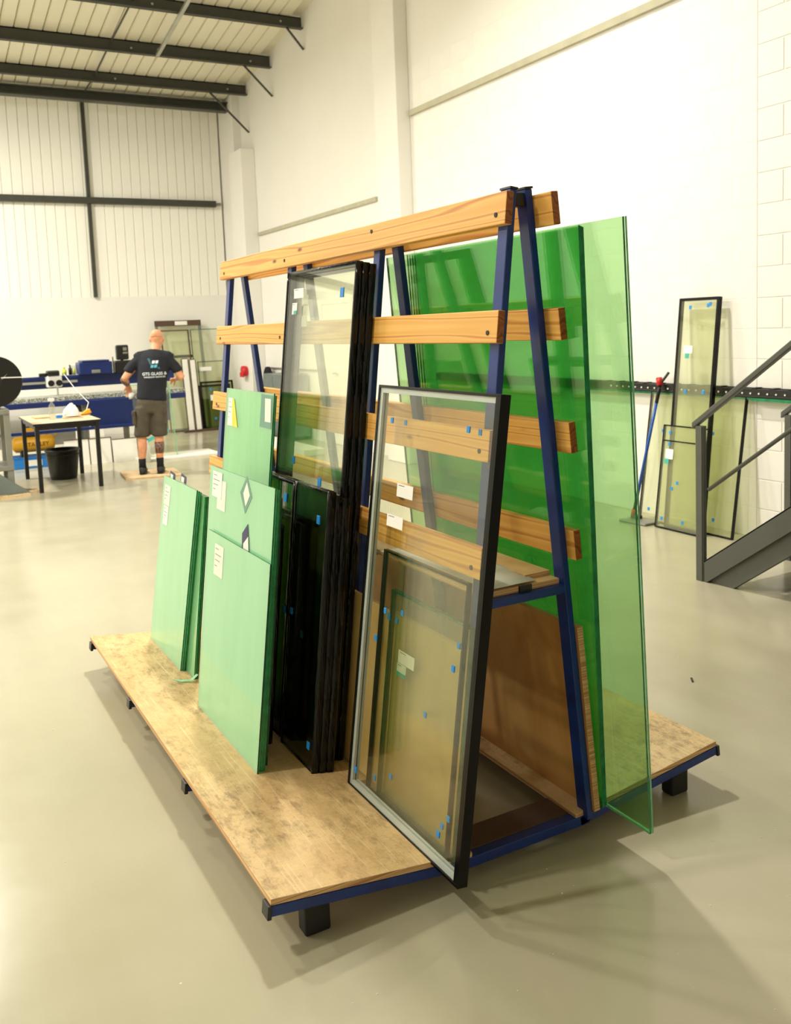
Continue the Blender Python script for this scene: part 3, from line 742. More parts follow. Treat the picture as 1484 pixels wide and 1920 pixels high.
# legs
for s, hx, kx, fx in ((-1, -.03, -.085, -.10), (1, .13, .115, .11)):
    loft(body, [(hx, 0, .86, .085, .09), (hx, .0, .74, .082, .085), (kx, .012, .50, .058, .06), (kx, -.004, .40, .055, .060), (kx, -.012, .32, .055, .062), (fx, -.012, .18, .040, .042), (fx, -.01, .09, .036, .042), (fx, .0, .05, .04, .05)])
bo = fuse(body.build('body', ['skin'], mn), .009, 4)
# eyes, brows and mouth
for s in (-1, 1):
    m = MB(); loft(m, [(.155 + s * .032, .262, 1.630, .004, .004), (.155 + s * .032, .268, 1.636, .012, .010), (.155 + s * .032, .262, 1.643, .004, .004)], 8); m.build('eye', 'print_white', mn, smooth=True)
    m = MB(); loft(m, [(.155 + s * .018, .272, 1.655, .004, .004), (.155 + s * .035, .270, 1.659, .007, .006), (.155 + s * .052, .258, 1.655, .004, .004)], 6, ref=FV); m.build('eyebrow', 'stubble', mn, smooth=True)
m = MB(); loft(m, [(.135, .268, 1.565, .003, .003), (.155, .278, 1.565, .007, .006), (.175, .268, 1.565, .003, .003)], 6, ref=FV); m.build('mouth', 'red_plastic', mn, smooth=True)
# shaved hair shadow as a thin cap
m = MB(); loft(m, [(.152, .160, 1.738, .022, .024), (.153, .155, 1.728, .052, .062), (.154, .155, 1.703, .071, .082), (.155, .155, 1.665, .0765, .080), (.155, .15, 1.64, .070, .070)]); hr = fuse(m.build('hair', 'stubble', mn), .01, 3)
# tattoos: forearms and one calf as thin sleeves
m = MB(); loft(m, [(-.255, .05, 1.16, .044, .045), (-.24, .12, 1.118, .042, .042), (-.232, .165, 1.095, .034, .036)], 12); m.build('forearm_tattoo', 'tattoo', mn, smooth=True)
m = MB(); loft(m, [(kx, -.008, .385, .0575, .062), (kx, -.012, .32, .0575, .0635), (.1125, -.012, .25, .050, .054)], 14); m.build('calf_tattoo', 'tattoo', mn, smooth=True)
# shirt
sh = MB()
loft(sh, [(.055, 0, .895, .178, .125), (.06, 0, .93, .182, .13), (.065, 0, 1.02, .172, .122), (.08, .01, 1.15, .178, .125), (.10, .035, 1.30, .198, .13), (.11, .06, 1.40, .20, .115), (.115, .08, 1.45, .14, .095), (.12, .095, 1.485, .085, .08)], 20)
loft(sh, [(-.10, .055, 1.385, .075, .05), (-.06, .055, 1.405, .085, .064), (.11, .075, 1.425, .09, .075), (.28, .06, 1.395, .085, .064), (.325, .055, 1.372, .075, .05)], 14, ref=Vector((0, 0, 1)))
loft(sh, [(-.02, .05, 1.40, .06, .07), (-.08, .05, 1.37, .065, .070), (-.145, .045, 1.32, .064, .066), (-.20, .038, 1.25, .064, .064), (-.204, .038, 1.242, .052, .052)], 14)
loft(sh, [(.23, .06, 1.395, .06, .07), (.29, .06, 1.36, .065, .070), (.345, .045, 1.30, .064, .066), (.39, .033, 1.23, .064, .064), (.393, .033, 1.222, .052, .052)], 14)
shirt = fuse(sh.build('t_shirt', 'shirt_cloth', mn), .011, 9)
# shorts
so = MB()
loft(so, [(.055, 0, .92, .165, .12), (.055, 0, .86, .178, .128), (.05, 0, .78, .172, .125), (.05, 0, .74, .15, .11)], 20)
for s, hx, kx in ((-1, -.045, -.085), (1, .135, .125)):
    loft(so, [(hx, 0, .82, .10, .115), (hx, 0, .72, .098, .11), ((hx + kx) / 2, .005, .60, .096, .104), (kx, .01, .47, .096, .102), (kx, .01, .452, .08, .086)], 18)
sho = fuse(so.build('cargo_shorts', 'shorts_cloth', mn), .011, 4)
for s, xx in ((-1, -.155), (1, .205)):
    m = MB(); T = lambda a, b, c: W(xx + a * s, b, c)
    m.box(-.02, .022, -.08, .06, .60, .76, T=T); q = m.build('cargo_pocket', 'shorts_cloth', mn, bevel=.015); 
    m = MB(); m.box(-.016, .027, -.083, .063, .725, .775, T=T); m.build('pocket_flap', 'shorts_cloth', mn, bevel=.008)
for s, fx in ((-1, -.10), (1, .11)):
    m = MB(); loft(m, [(fx, -.012, .19, .045, .047), (fx, -.012, .12, .042, .048), (fx, -.005, .07, .045, .055)]); m.build('sock', 'sock_cloth', mn, smooth=True)
    m = MB(); loft(m, [(fx, -.075, .05, .028, .035), (fx, -.06, .045, .042, .044), (fx, .02, .05, .046, .048), (fx + .004, .10, .038, .048, .036), (fx + .006, .17, .03, .042, .028), (fx + .006, .20, .024, .02, .02)], 14, ref=RV); sh2 = fuse(m.build('shoe', 'black_rubber', mn), .009, 3)
    m = MB(); loft(m, [(fx, -.085, .008, .03, .010), (fx, -.04, .008, .046, .010), (fx + .004, .10, .008, .05, .010), (fx + .006, .19, .008, .03, .010)], 10); m.build('sole', 'black_plastic', mn)
# print on the shirt back, wrapped onto the cloth
bpy.context.view_layer.update()
dg = bpy.context.evaluated_depsgraph_get()
ev = shirt.evaluated_get(dg); me = ev.to_mesh()
bvh = BVHTree.FromPolygons([ORG + v.co for v in me.vertices], [tuple(p.vertices) for p in me.polygons]); ev.to_mesh_clear()
def wrap(pts2, off=.003):
    out = []
    for a, c in pts2:
        h = bvh.ray_cast(W(a, -.6, c), FV); p = h[0] if h[0] is not None else W(a, -.1, c)
        out.append(p - FV * off)
    return out
def text2d(body_txt, size, a0, c0, sx=1.0):
    cu = bpy.data.curves.new('print_text', 'FONT'); cu.body = body_txt; cu.size = size; cu.align_x = 'CENTER'; cu.offset = size * .018
    ob = bpy.data.objects.new('print_text', cu); COL.objects.link(ob); bpy.context.view_layer.update()
    m2 = bpy.data.meshes.new_from_object(ob.evaluated_get(bpy.context.evaluated_depsgraph_get()))
    bpy.data.objects.remove(ob); 
    pts = wrap([(a0 + v.co.x * sx, c0 + v.co.y) for v in m2.vertices]); fs = [tuple(p.vertices) for p in m2.polygons]
    bpy.data.meshes.remove(m2)
    return MB().add(pts, fs)
TC = .115
text2d('GTS GLASS &', .049, TC, 1.20, 1.0).build('print_text', 'print_white', shirt)
text2d('WINDOW SERVICES', .026, TC, 1.168, 1.06).build('print_text', 'print_white', shirt)
def pquad(pts, mat): MB().add(wrap(pts, .0035), [tuple(range(len(pts)))]).build('print_logo', mat, shirt)
pquad([(TC - .075, 1.40), (TC - .045, 1.40), (TC - .028, 1.33), (TC - .04, 1.32)], 'print_teal')
pquad([(TC + .075, 1.27), (TC + .045, 1.27), (TC + .028, 1.335), (TC + .042, 1.345)], 'print_teal')
for (a, c, mt) in ((-.028, 1.355, 'print_white'), (.012, 1.355, 'print_white'), (-.045, 1.305, 'print_cyan'), (-.005, 1.305, 'print_cyan')):
    pquad([(TC + a + .004, c - .017), (TC + a + .036, c - .017), (TC + a + .044, c + .018), (TC + a + .012, c + .018)], mt)
# what the person holds
m = MB(); vs = []; fs = []
for i in range(7):
    for j in range(6):
        vs.append(W(-.225 + .024 * i, .24 + .02 * math.sin(i * 1.3 + j), .985 - .014 * j + .012 * math.sin(i * 1.7 + j * .8)))
for i in range(6):
    for j in range(5): q = i * 6 + j; fs.append((q, q + 1, q + 7, q + 6))
o = m.add(vs, fs).build('cloth', 'paper', smooth=True); s_ = o.modifiers.new('solid', 'SOLIDIFY'); s_.thickness = .006
tag(o, 'crumpled white wiping cloth held by the person', 'cloth')
tag(MB().box(.72, 1.36, 8.66, 9.28, 0, .022, T=lambda x, y, z: (x + (y - 9) * .1, y - (x - 1) * .25, z)).build('standing_mat', 'offcut', bevel=.002), 'thin wooden board the person stands on', 'board')

# ------------------------------------------------------------------ small table and things on and under it
tb = thing('work_table', 'small work table with dark metal legs and pale top', 'table', (.03, 9.08, 0))
MB().box(-.33, .40, 8.46, 9.74, .752, .775, mis=[1, 0, 1, 1, 1, 1]).build('table_top', ['table_top', 'black_plastic'], tb, bevel=.002)
MB().box(-.30, .37, 8.49, 8.52, .70, .752).box(-.30, .37, 9.68, 9.71, .70, .752).box(-.30, -.27, 8.52, 9.68, .70, .752).box(.34, .37, 8.52, 9.68, .70, .752).build('apron', 'black_plastic', tb)
for x in (-.31, .335):
    for y in (8.48, 9.68): MB().box(x, x + .045, y, y + .045, 0, .752).build('leg', 'black_plastic', tb, bevel=.003)
bk = thing('bucket', 'black plastic bucket under the work table', 'bucket', (.10, 9.45, 0))
MB().lathe([(.0, .0), (.15, .0), (.158, .02), (.198, .345), (.206, .345), (.206, .365), (.192, .365), (.150, .03), (0, .03)], (.10, 9.45, 0), 28, cap=False).build('shell', 'black_plastic', bk, smooth=True)
m = MB(); m.tube([(.10 + .2 * math.cos(a), 9.45 - .205, .33 - .03 * math.sin(a)) for a in [math.pi * k / 10 for k in range(11)]], .005, 6); m.build('handle', 'black_rubber', bk)
bt = thing('spray_bottle', 'clear spray bottle with white head on the work table', 'bottle', (-.05, 8.95, .775))
MB().lathe([(0, 0), (.036, 0), (.04, .01), (.04, .13), (.03, .165), (.014, .19), (.014, .205)], (-.05, 8.95, .776), 16).build('bottle_body', 'bottle_plastic', bt, smooth=True)
MB().box(-.09, -.02, 8.935, 8.965, .985, 1.02).box(-.065, -.035, 8.935, 8.965, .98, .99).build('spray_head', 'white_plastic', bt, bevel=.006)
m = MB(); m.lathe([(0, 0), (.10, 0), (.105, .03), (.085, .08), (.05, .12), (.02, .145), (0, .15)], (.16, 8.95, .79), 9); m.v = [(v[0] + random.uniform(-.012, .012), v[1] + random.uniform(-.012, .012), max(.789, v[2] + random.uniform(-.008, .012))) for v in m.v]
tag(m.build('paper_heap', 'paper'), 'crumpled heap of white paper on the work table', 'paper')
tag(MB().box(.06, .27, 8.83, 9.02, .775, .788).build('wood_tray', 'offcut', bevel=.002), 'small wooden board under the paper heap', 'board')
tag(MB().lathe([(.03, 0), (.045, 0), (.045, .03), (.03, .03), (.03, 0)], (.045, 9.05, .776), 20, cap=False).build('tape_roll', 'bright_blue', smooth=False), 'bright blue tape roll on the work table', 'tape')
tg = thing('tape_gun', 'orange tool with long yellow strip on the work table', 'tool', (.30, 9.25, .776))
MB().box(.22, .42, 9.18, 9.21, .776, .79).build('strip', 'yellow_paint', tg); m = MB(); m.prism([(.30, .79), (.36, .79), (.43, .80), (.41, .85), (.37, .835)], 9.16, 9.22); m.build('grip', 'orange_plastic', tg, bevel=.005)
tag(MB().box(-.22, -.05, 9.15, 9.45, .776, .79).build('offcut_strip', 'batten'), 'pale offcut strip at the back of the work table', 'board')

# ------------------------------------------------------------------ cutting machine
mc = thing('cutting_bench', 'long navy glass cutting bench with rollers behind the work table', 'machine', (.6, 10.9, 0))
X0, X1 = -1.6, 2.0
MB().box(X0, X1, 10.60, 11.15, .80, .875).build('bed_frame', 'navy_machine', mc, bevel=.006)
MB().box(X0, X1, 10.62, 11.10, .875, .93).build('brush_strip', 'brush_bed', mc)
MB().box(X0, X1, 11.16, 11.30, 1.02, 1.16).box(X0, X1, 11.14, 11.18, 1.15, 1.19).build('bridge_beam', 'navy_machine', mc, bevel=.008)
MB().box(X0, .62, 11.10, 11.16, 1.09, 1.12).build('guide_rail', 'galvanised', mc)
MB().box(.66, 1.75, 10.56, 10.80, .50, .86).build('front_panel', 'navy_machine', mc, bevel=.006)
MB().box(.64, 1.09, 11.0, 11.3, 1.19, 1.36).build('drive_cover', 'navy_machine', mc, bevel=.012)
MB().box(.68, 1.05, 10.99, 11.31, 1.36, 1.385).build('cover_lid', 'navy_machine', mc, bevel=.006)
MB().box(.80, .92, 10.985, 11.0, 1.205, 1.25).build('cover_badge', 'grey_metal', mc, bevel=.01)
for x in (-1.3, .58, 1.12):
    MB().box(x + .02, x + .05, 10.42, 10.66, .48, .51).build('outrigger', 'navy_machine', mc)
    MB().box(x, x + .07, 10.66, 10.72, 0, .80).box(x, x + .07, 11.0, 11.06, 0, .80).build('leg', 'grey_metal', mc)
MB().box(X0, 1.19, 10.38, 10.42, .475, .515).build('lower_rail', 'navy_machine', mc, bevel=.003)
for x in (.30,):
    MB().box(x - .10, x + .10, 10.98, 11.14, 1.04, 1.20).build('head_body', 'white_plastic', mc, bevel=.02)
    MB().box(x - .09, x + .07, 10.96, 11.14, 1.20, 1.27).build('head_top', 'black_plastic', mc, bevel=.015)
    for dx in (-.05, .055):
        m = MB(); m.lathe([(.042, 0), (.042, .03), (.02, .03)], (x + dx, 10.95, 1.10), 16, 'y'); m.build('knob', 'black_plastic', mc)
    MB().box(x - .19, x - .09, 11.0, 11.08, 1.19, 1.24).build('head_arm', 'black_plastic', mc, bevel=.01)
    m = MB(); m.tube([(x + .04, 11.05, .93), (x + .04, 11.05, 1.05)], .012, 8); m.build('cutter', 'galvanised', mc)
MB().box(1.14, 1.45, 11.02, 11.2, 1.18, 1.36).build('motor', 'black_plastic', mc, bevel=.02)
MB().box(1.16, 1.33, 11.0, 11.10, 1.37, 1.58).build('control_box', 'black_plastic', mc, bevel=.02)
MB().box(1.245, 1.31, 10.992, 11.0, 1.455, 1.48).box(1.25, 1.30, 10.992, 11.0, 1.50, 1.545).build('control_panel', 'grey_metal', mc)
m = MB(); m.tube([(1.24, 11.06, 1.36), (1.24, 11.06, 1.38)], .02, 8); m.build('control_stalk', 'black_plastic', mc)
m = MB(); m.tube([(1.10, 11.0, 1.19), (1.10, 11.0, 1.42)], .008, 6); m.build('aerial', 'dark_steel', mc)
m = MB(); m.tube([(.52, 10.8, .65), (.52, 10.8, .80)], .03, 10); m.build('valve', 'black_plastic', mc, smooth=True)
# items on the bench
def can(nm, lab, x, y, z, r, h, mat, cap):
    t = thing(nm, lab, 'bottle', (x, y, z)); MB().lathe([(0, 0), (r, 0), (r, h * .75), (r * .45, h * .86), (r * .45, h)], (x, y, z), 14).build('bottle_body', mat, t, smooth=True)
    MB().lathe([(r * .5, 0), (r * .5, .02), (0, .02)], (x, y, z + h), 10).build('cap', cap, t); return t
can('bottle', 'lime bottle standing on the navy cutting bench', .47, 11.22, 1.191, .03, .09, 'lime', 'lime')
can('bottle', 'dark bottle standing on the navy cutting bench', .55, 11.22, 1.191, .022, .12, 'black_plastic', 'black_plastic')
can('bottle', 'slim lime bottle next to the navy drive cover', .60, 11.2, 1.191, .014, .10, 'lime', 'white_plastic')
tag(MB().box(.55, .63, 11.24, 11.29, 1.19, 1.33).build('white_box', 'white_board', bevel=.004), 'white box leaning at the side of the drive cover', 'box')
m = MB(); m.tube([(.42, 10.95, 1.22), (.50, 10.6, 1.02), (.55, 10.0, .87), (.38, 9.22, .83)], .005, 6)
tag(m.build('air_hose', 'white_plastic', smooth=True), 'thin white hose hanging from the cutter head to the table', 'hose')
m = MB(); m.box(-.27, -.10, .27, .31, .925, .952, T=lambda a, b, c: W(a, b, c)); tag(m.build('wood_block', 'offcut', bevel=.006), 'small wooden block in the left hand of the person', 'block')
# compressor and boxes under the bench
cp = thing('air_compressor', 'yellow air compressor with black motor under the bench', 'compressor', (-.05, 10.85, .17))
m = MB(); m.lathe([(.0, -.27), (.07, -.265), (.105, -.23), (.11, -.15), (.11, .15), (.105, .23), (.07, .265), (0, .27)], (-.05, 10.85, .31), 18, 'x'); m.build('tank', 'yellow_paint', cp, smooth=True)
MB().box(-.18, .02, 10.78, 10.94, .40, .55).build('motor', 'black_plastic', cp, bevel=.03)
MB().box(-.14, -.04, 10.77, 10.78, .47, .53).build('motor_badge', 'yellow_paint', cp)
for x in (-.22, .10): MB().box(x, x + .04, 10.76, 10.94, .15, .24).build('foot', 'black_rubber', cp)
m = MB(); m.tube([(.10, 10.85, .40), (.18, 10.85, .50), (.25, 10.85, .44), (.22, 10.85, .36)], .012, 8); m.build('handle', 'yellow_paint', cp, smooth=True)
cu = bpy.data.curves.new('print_text', 'FONT'); cu.body = 'STANLEY'; cu.size = .075; cu.align_x = 'CENTER'
ob = bpy.data.objects.new('print_text', cu); COL.objects.link(ob); bpy.context.view_layer.update()
m2 = bpy.data.meshes.new_from_object(ob.evaluated_get(bpy.context.evaluated_depsgraph_get())); bpy.data.objects.remove(ob)
MB().add([(-.02 + v.co.x, 10.85 - math.sqrt(max(0, .1125 ** 2 - (v.co.y - .025) ** 2)), .285 + v.co.y) for v in m2.vertices], [tuple(p.vertices) for p in m2.polygons]).build('print_text', 'black_plastic', cp)
bpy.data.meshes.remove(m2)
bb = thing('blue_crate', 'bright blue crate with white label under the compressor', 'crate', (-.05, 10.85, 0))
MB().box(-.33, .24, 10.68, 11.02, 0, .148).build('crate_body', 'bright_blue', bb, bevel=.01)
MB().box(-.18, .02, 10.675, 10.68, .03, .11).build('crate_label', 'white_board', bb)
MB().box(-.34, .25, 10.67, 11.03, .135, .15).build('crate_rim', 'bright_blue', bb, bevel=.004)
# white boards leaning under the bench
def board(lab, x0, x1, z1, y=11.12, dx=0.0, th=.02):
    T = lambda x, yy, z: (x + dx * z, yy + .15 * z, z)
    t = thing('white_board', lab, 'panel', ((x0 + x1) / 2, y, 0), 'white panels under the bench')
    MB().box(x0, x1, y, y + th, 0, z1, T=T, mis=[0, 0, 0, 0, 0, 0]).build('panel_face', 'white_board', t)
    MB().box(x1, x1 + .012, y - .002, y + th, 0, z1 + .01, T=T).box(x0, x1, y - .002, y + th, z1, z1 + .01, T=T).build('edge_trim', 'brown_strip', t)
board('white board with dark edge leaning under the bench, leftmost', .29, .60, .34, 10.47)
board('white board with dark edge leaning under the bench, second from left', .615, .89, .335, 10.46)
board('tall white board leaning under the bench left of the person', .835, 1.09, .67, 10.52)
board('white board low under the bench beside the legs of the person', .91, 1.24, .30, 10.45)
tag(MB().box(-.6, .6, 11.45, 11.5, .2, .8).build('white_backboard', 'white_board'), 'white backing board behind the bench frame', 'panel')

# ------------------------------------------------------------------ reel stand at the far left
rs = thing('reel_stand', 'grey steel stand carrying the black reel at the left edge', 'stand', (-.62, 8.8, 0))
for x in (-1.25, -.58):
    for y in (8.55, 9.05): MB().box(x - .03, x + .03, y, y + .05, .0, .93).build('upright', 'grey_metal', rs, bevel=.004)
MB().box(-1.28, -.55, 8.54, 9.11, .90, .955).build('top_plate', 'grey_metal', rs, bevel=.006)
MB().box(-1.28, -.55, 8.54, 9.11, .28, .33).build('shelf', 'grey_metal', rs, bevel=.004)
MB().prism([(-.80, .02), (-.40, .02), (-.72, .27), (-.80, .27)], 8.50, 8.54).build('gusset', 'slate_panel', rs)
MB().box(-1.25, -.80, 8.50, 8.54, .02, .27).build('lower_panel', 'slate_panel', rs)
MB().box(-.71, -.61, 8.825, 8.875, .955, 1.30).build('bracket', 'grey_metal', rs)
rl = thing('reel', 'large black plastic reel at the left edge of the picture', 'reel', (-.66, 8.68, 1.26))
m = MB(); m.lathe([(.05, 0), (.275, 0), (.28, .008), (.275, .016), (.05, .016)], (-.66, 8.62, 1.26), 40, 'y'); m.build('flange', 'black_plastic', rl, smooth=False)
m = MB(); m.lathe([(.05, 0), (.275, 0), (.28, .008), (.275, .016), (.05, .016)], (-.66, 8.80, 1.26), 40, 'y'); m.build('flange', 'black_plastic', rl, smooth=False)
m = MB(); m.lathe([(.20, 0), (.20, .17)], (-.66, 8.63, 1.26), 32, 'y'); m.build('winding', 'black_rubber', rl, smooth=True)
m = MB(); m.lathe([(.07, 0), (.07, .03)], (-.66, 8.60, 1.26), 20, 'y'); m.build('hub', 'black_rubber', rl)
for a, ln, mt in ((.75, .15, 'white_plastic'), (2.5, .13, 'white_plastic')):
    T = lambda x, y, z: (-.66 + x * math.cos(a) + z * math.sin(a), y, 1.22 - x * math.sin(a) * -1 + z * math.cos(a))
    MB().box(.06, ln, 8.612, 8.619, -.02, .02, T=T).build('reel_label', mt, rl)
m = MB(); m.tube([(-.60, 8.61, 1.30), (-.40, 8.61, 1.295), (-.38, 8.62, 1.29)], .006, 6); m.build('strand', 'white_plastic', rl)
for i, (a, b) in enumerate((((-1.2, 8.42, .022), (-.28, 8.62, .022)), ((-1.2, 8.30, .022), (-.42, 8.46, .022)))):
    d = Vector(b) - Vector(a); n_ = Vector((-d.y, d.x, 0)).normalized() * .04
    A, B = Vector(a), Vector(b); m = MB()
    m.add([A - n_ - Vector((0, 0, .022)), B - n_ - Vector((0, 0, .022)), B + n_ - Vector((0, 0, .022)), A + n_ - Vector((0, 0, .022)), A - n_, B - n_, B + n_, A + n_], [(0, 3, 2, 1), (4, 5, 6, 7), (0, 1, 5, 4), (1, 2, 6, 5), (2, 3, 7, 6), (3, 0, 4, 7)])
    tag(m.build('timber_batten', 'batten'), ['pale timber batten on the floor touching the reel stand foot', 'pale timber batten on the floor nearest the viewer at the left edge'][i], 'batten', 'battens on the floor')

# ------------------------------------------------------------------ far glass stack
T = lambda u, y, v: (y, 13.58 - u + v * .16, v * .987)     # u toward the viewer, y = world x, v up
def bgf(lab, x0, x1, v1, u0, glass, frame='black_gloss', ew=.03, th=.03, v0=.0):
    t = thing('stored_unit', lab, 'glass unit', T(u0, (x0 + x1) / 2, v0), 'stored glass at the back wall')
    m = MB(); m.box(u0, u0 + th, x0, x0 + ew, v0, v1, T=T).box(u0, u0 + th, x1 - ew, x1, v0, v1, T=T).box(u0, u0 + th, x0 + ew, x1 - ew, v0, v0 + ew, T=T).box(u0, u0 + th, x0 + ew, x1 - ew, v1 - ew, v1, T=T); m.build('edge_frame', frame, t)
    MB().box(u0 + th * .4, u0 + th * .6, x0 + ew, x1 - ew, v0 + ew, v1 - ew, T=T).build('pane', glass, t)
    return t
t = bgf('grey window frame with dark header standing at the back wall', 2.45, 3.27, 1.97, .0, 'pale_sheet', 'slate_panel', .05)
MB().box(-.004, .036, 2.45, 3.27, 1.87, 1.97, T=T).build('header', 'brown_strip', t); MB().box(.036, .04, 2.80, 3.02, 1.885, 1.955, T=T).build('header_label', 'white_board', t)
MB().box(.036, .045, 2.45, 3.05, 1.30, 1.35, T=T).build('mid_rail', 'black_gloss', t)
t = bgf('pale glazed unit with thin dark frame in front of the grey window frame', 2.52, 3.02, 1.80, .05, 'pale_sheet', 'brown_strip', .02)
def bsheet(lab, x0, x1, v1, u0, mat='pale_sheet', edge='glass_edge_dark'):
    t = thing('stored_sheet', lab, 'glass sheet', T(u0, (x0 + x1) / 2, 0), 'stored glass at the back wall')
    MB().box(u0, u0 + .01, x0, x1, 0, v1, T=T, mis=[1, 1, 1, 1, 1, 1]).build('pane', [mat, mat], t)
    MB().box(u0 - .002, u0 + .012, x0, x0 + .012, 0, v1, T=T).box(u0 - .002, u0 + .012, x0 + .012, x1, v1 - .012, v1, T=T).build('sheet_edge', edge, t); return t
bsheet('tall pale green sheet in the back wall glass stack', 3.04, 3.60, 1.80, .09)
t = bsheet('mid-height pale green sheet in the back wall glass stack', 3.10, 3.64, 1.22, .13)
MB().box(.142, .144, 3.12, 3.34, 1.25 - .2, 1.12, T=T).build('sticker', 'paper', t)
t = bgf('dark sealed unit low in the back wall glass stack', 3.06, 3.62, .80, .17, 'olive_glass', 'black_gloss', .03, .06)
for (x, v) in ((3.24, .70), (3.28, .18), (3.40, .50)): MB().box(.231, .236, x, x + .035, v, v + .04, T=T).build('cork_pad', 'pad_blue', t)
MB().box(.231, .234, 3.24, 3.38, .52, .62, T=T).build('sticker', 'paper', t)
bgf('second dark sealed unit behind in the back wall glass stack', 3.10, 3.70, .86, .147, 'olive_glass', 'black_gloss', .03, .018)
for i, (a, b, vv) in enumerate(((2.80, 2.90, 1.28), (2.94, 3.03, 1.26))):
    t = thing('white_strip', ['white framed strip left of the stored dark units', 'white framed strip touching the stored dark units'][i], 'panel', T(.2, a, 0), 'white strips at the back wall')
    MB().box(.21, .225, a, b, 0, vv, T=T).build('panel_face', 'white_board', t); MB().box(.205, .228, a - .014, a, 0, vv, T=T).box(.205, .228, b, b + .014, 0, vv, T=T).box(.205, .228, a, b, vv, vv + .014, T=T).build('edge_trim', 'brown_strip', t)
t = thing('floor_runner', 'low dark timber bearer under the stored glass', 'timber', (3.0, 13.4, 0)); 
t2 = MB().box(2.70, 3.75, 13.26, 13.36, 0, .035).build('bearer', 'brown_strip', t, bevel=.003)
# pale sheet leaning on the bench by the person
T2 = lambda u, y, v: (y, 10.30 - u + v * .24, v * .97)
t = thing('stored_sheet', 'pale green glass sheet with blue pads leaning right of the person', 'glass sheet', (1.55, 10.3, 0), 'stored glass at the back wall')
MB().box(0, .012, 1.22, 1.74, .02, 1.05, T=T2).build('pane', 'pale_sheet', t); MB().box(-.002, .014, 1.74, 1.75, .02, 1.05, T=T2).box(-.002, .014, 1.22, 1.74, 1.05, 1.06, T=T2).build('sheet_edge', 'glass_edge_light', t)
for v in (.47, .70): MB().box(.012, .018, 1.52, 1.57, v, v + .045, T=T2).build('cork_pad', 'pad_blue', t)
MB().box(.0125, .0135, 1.35, 1.66, .24, .29, T=lambda u, y, v: T2(u, y, v + (y - 1.35) * .4)).build('sticker', 'tag_teal', t)
can('bottle', 'white spray bottle with blue band between the legs of the person', 1.28, 10.1, .0, .045, .30, 'white_plastic', 'bright_blue')
tag(MB().box(1.20, 2.30, 10.15, 10.75, 0, .03, T=lambda x, y, z: (x, y + (x - 1.2) * -.08, z)).build('floor_board', 'white_board', bevel=.003), 'white flat board on the floor to the right of the person', 'board')

# ------------------------------------------------------------------ hooks, cap, jacket and door on the side wall
hk = thing('hook_rail', 'thin hook rail on the side wall near the corner', 'hook rail', (3.98, 11.6, 1.1))
MB().box(3.975, 3.998, 10.3, 12.6, 1.06, 1.085).build('rail', 'grey_metal', hk)
for y in (12.3, 11.5, 10.7): m = MB(); m.tube([(3.975, y, 1.075), (3.93, y, 1.07), (3.92, y, 1.10)], .006, 6); m.build('hook', 'grey_metal', hk)
t = thing('red_cap', 'red cap hanging by the far corner pier', 'cap', (3.73, 12.9, 1.1))
m = MB(); m.lathe([(.0, .12), (.05, .115), (.085, .08), (.095, .03), (.09, 0), (0, -.01)], (3.66, 12.9, 1.02), 14, 'x'); m.v = [(v[0], v[1], v[2]) for v in m.v]; m.build('crown', 'red_plastic', t, smooth=True)
MB().box(3.64, 3.66, 12.80, 12.98, .92, 1.0).build('peak', 'red_plastic', t, bevel=.008)
t = thing('peg', 'small peg on the corner pier holding the red cap', 'hook', (3.745, 12.9, 1.06)); m = MB(); m.tube([(3.752, 12.9, 1.06), (3.70, 12.9, 1.07)], .008, 6); m.build('peg_rod', 'grey_metal', t)
jk = thing('jacket', 'dark jacket hanging on the hook rail', 'jacket', (3.9, 12.25, .7))
def jl(rows, nm):
    m = MB(); rings = []
    for (y, z, ry, rx) in rows: rings.append([(3.885 + rx * math.cos(a) * .8, y + ry * math.sin(a), z) for a in [2 * math.pi * k / 14 for k in range(14)]])
    m.rings(rings); return fuse(m.build(nm, 'jacket_cloth', jk), .015, 3)
jl([(12.25, 1.10, .05, .05), (12.25, 1.03, .13, .07), (12.25, .90, .17, .09), (12.25, .75, .19, .095), (12.26, .60, .20, .1), (12.26, .52, .20, .1)], 'coat_body')
jl([(12.09, 1.0, .05, .05), (12.05, .85, .06, .055), (12.03, .70, .06, .05), (12.03, .60, .05, .045)], 'sleeve')
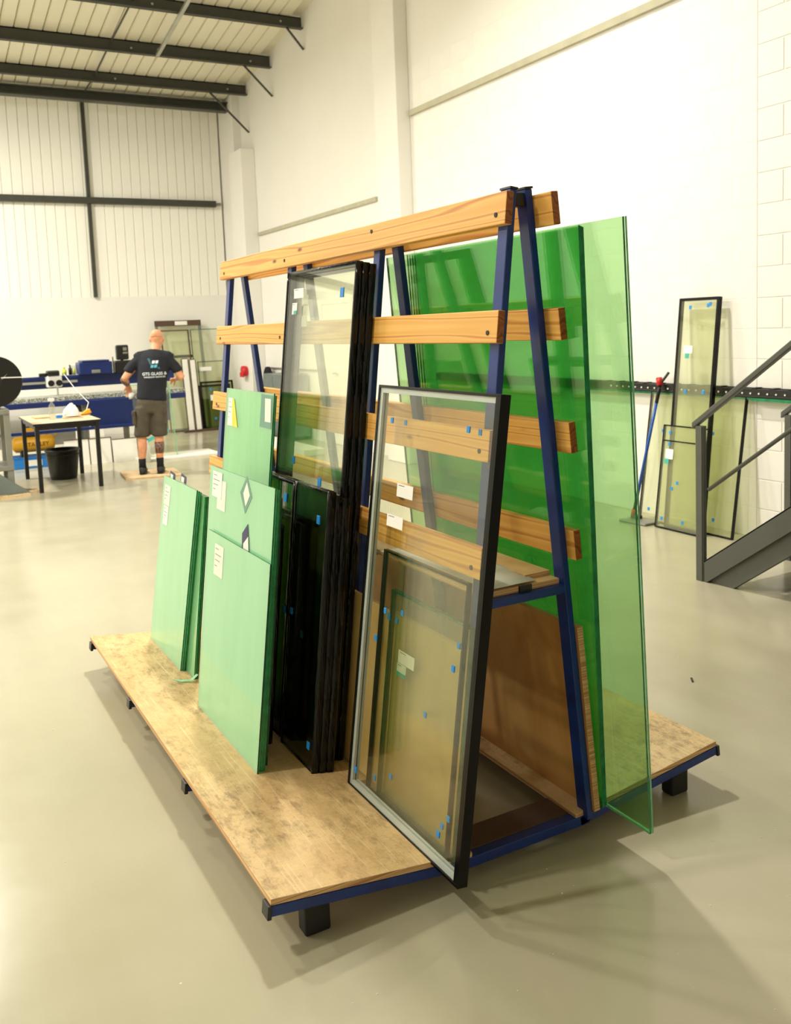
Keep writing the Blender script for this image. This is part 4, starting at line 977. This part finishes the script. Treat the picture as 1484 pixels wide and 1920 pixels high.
# door in the side wall and a grey cabinet, seen between the rack rails
dr = MB().box(3.985, 3.998, 9.25, 10.15, .01, 2.05).build('door_1', 'wall_paint', bevel=.004); tag(dr, 'white side door seen through the tall glass', None, None, 'structure')
MB().box(3.97, 3.998, 9.18, 9.25, 0, 2.12).box(3.97, 3.998, 10.15, 10.22, 0, 2.12).box(3.97, 3.998, 9.25, 10.15, 2.05, 2.12).build('door_frame', 'wall_paint', dr)
m = MB(); m.tube([(3.985, 9.78, 1.05), (3.94, 9.78, 1.05), (3.94, 9.66, 1.05)], .011, 8); m.build('door_handle', 'galvanised', dr)
cb = thing('locker', 'grey green metal locker against the side wall', 'locker', (3.75, 11.2, 0))
MB().box(3.56, 3.96, 10.75, 11.60, .05, 1.02).build('body', 'slate_panel', cb, bevel=.006)
for y in (10.77, 11.19):
    d = MB().box(3.545, 3.56, y, y + .40, .08, .99).build('door', 'slate_panel', cb, bevel=.004); MB().box(3.525, 3.545, y + .34, y + .36, .50, .60).build('handle', 'galvanised', d)
for y in (10.78, 11.52): MB().box(3.6, 3.92, y, y + .05, 0, .05).build('foot', 'black_plastic', cb)
tag(MB().box(3.10, 3.40, 9.0, 11.2, 0, .09).build('white_beam', 'white_board', bevel=.006), 'long white board lying on the floor seen through the tall glass', 'board')

# ------------------------------------------------------------------ bits on the floor
def chip(x, y, ln, ang, nm, lab, cat, mat, h=.006):
    T = lambda a, b, c: (x + a * math.cos(ang) - b * math.sin(ang), y + a * math.sin(ang) + b * math.cos(ang), c)
    tag(MB().prism([(-ln, 0), (ln, 0), (ln * .8, h), (-ln * .6, h)], -.004, .004, T=T).build(nm, mat), lab, cat)
chip(1.52, .74, .026, .9, 'floor_chip', 'dark splinter on the floor to the right of the rack', 'debris', 'floor_debris')
chip(-.40, -.62, .010, .3, 'floor_chip', 'tiny dark fleck on the floor in front of the big pane', 'debris', 'floor_debris')
m = MB()
for i in range(100):
    x, y = random.uniform(-2.2, 1.8), random.uniform(-.9, 2.0)
    if abs(x) < .9 and y > -.02 and y < 2.7: y = -abs(y) * .45 - .05
    r = random.uniform(.0007, .0018); m.box(x - r, x + r, y - r, y + r, 0, r * 1.2)
tag(m.build('glass_crumbs', 'glass_crumb'), 'tiny glass crumbs scattered on the floor', None, None, 'stuff')
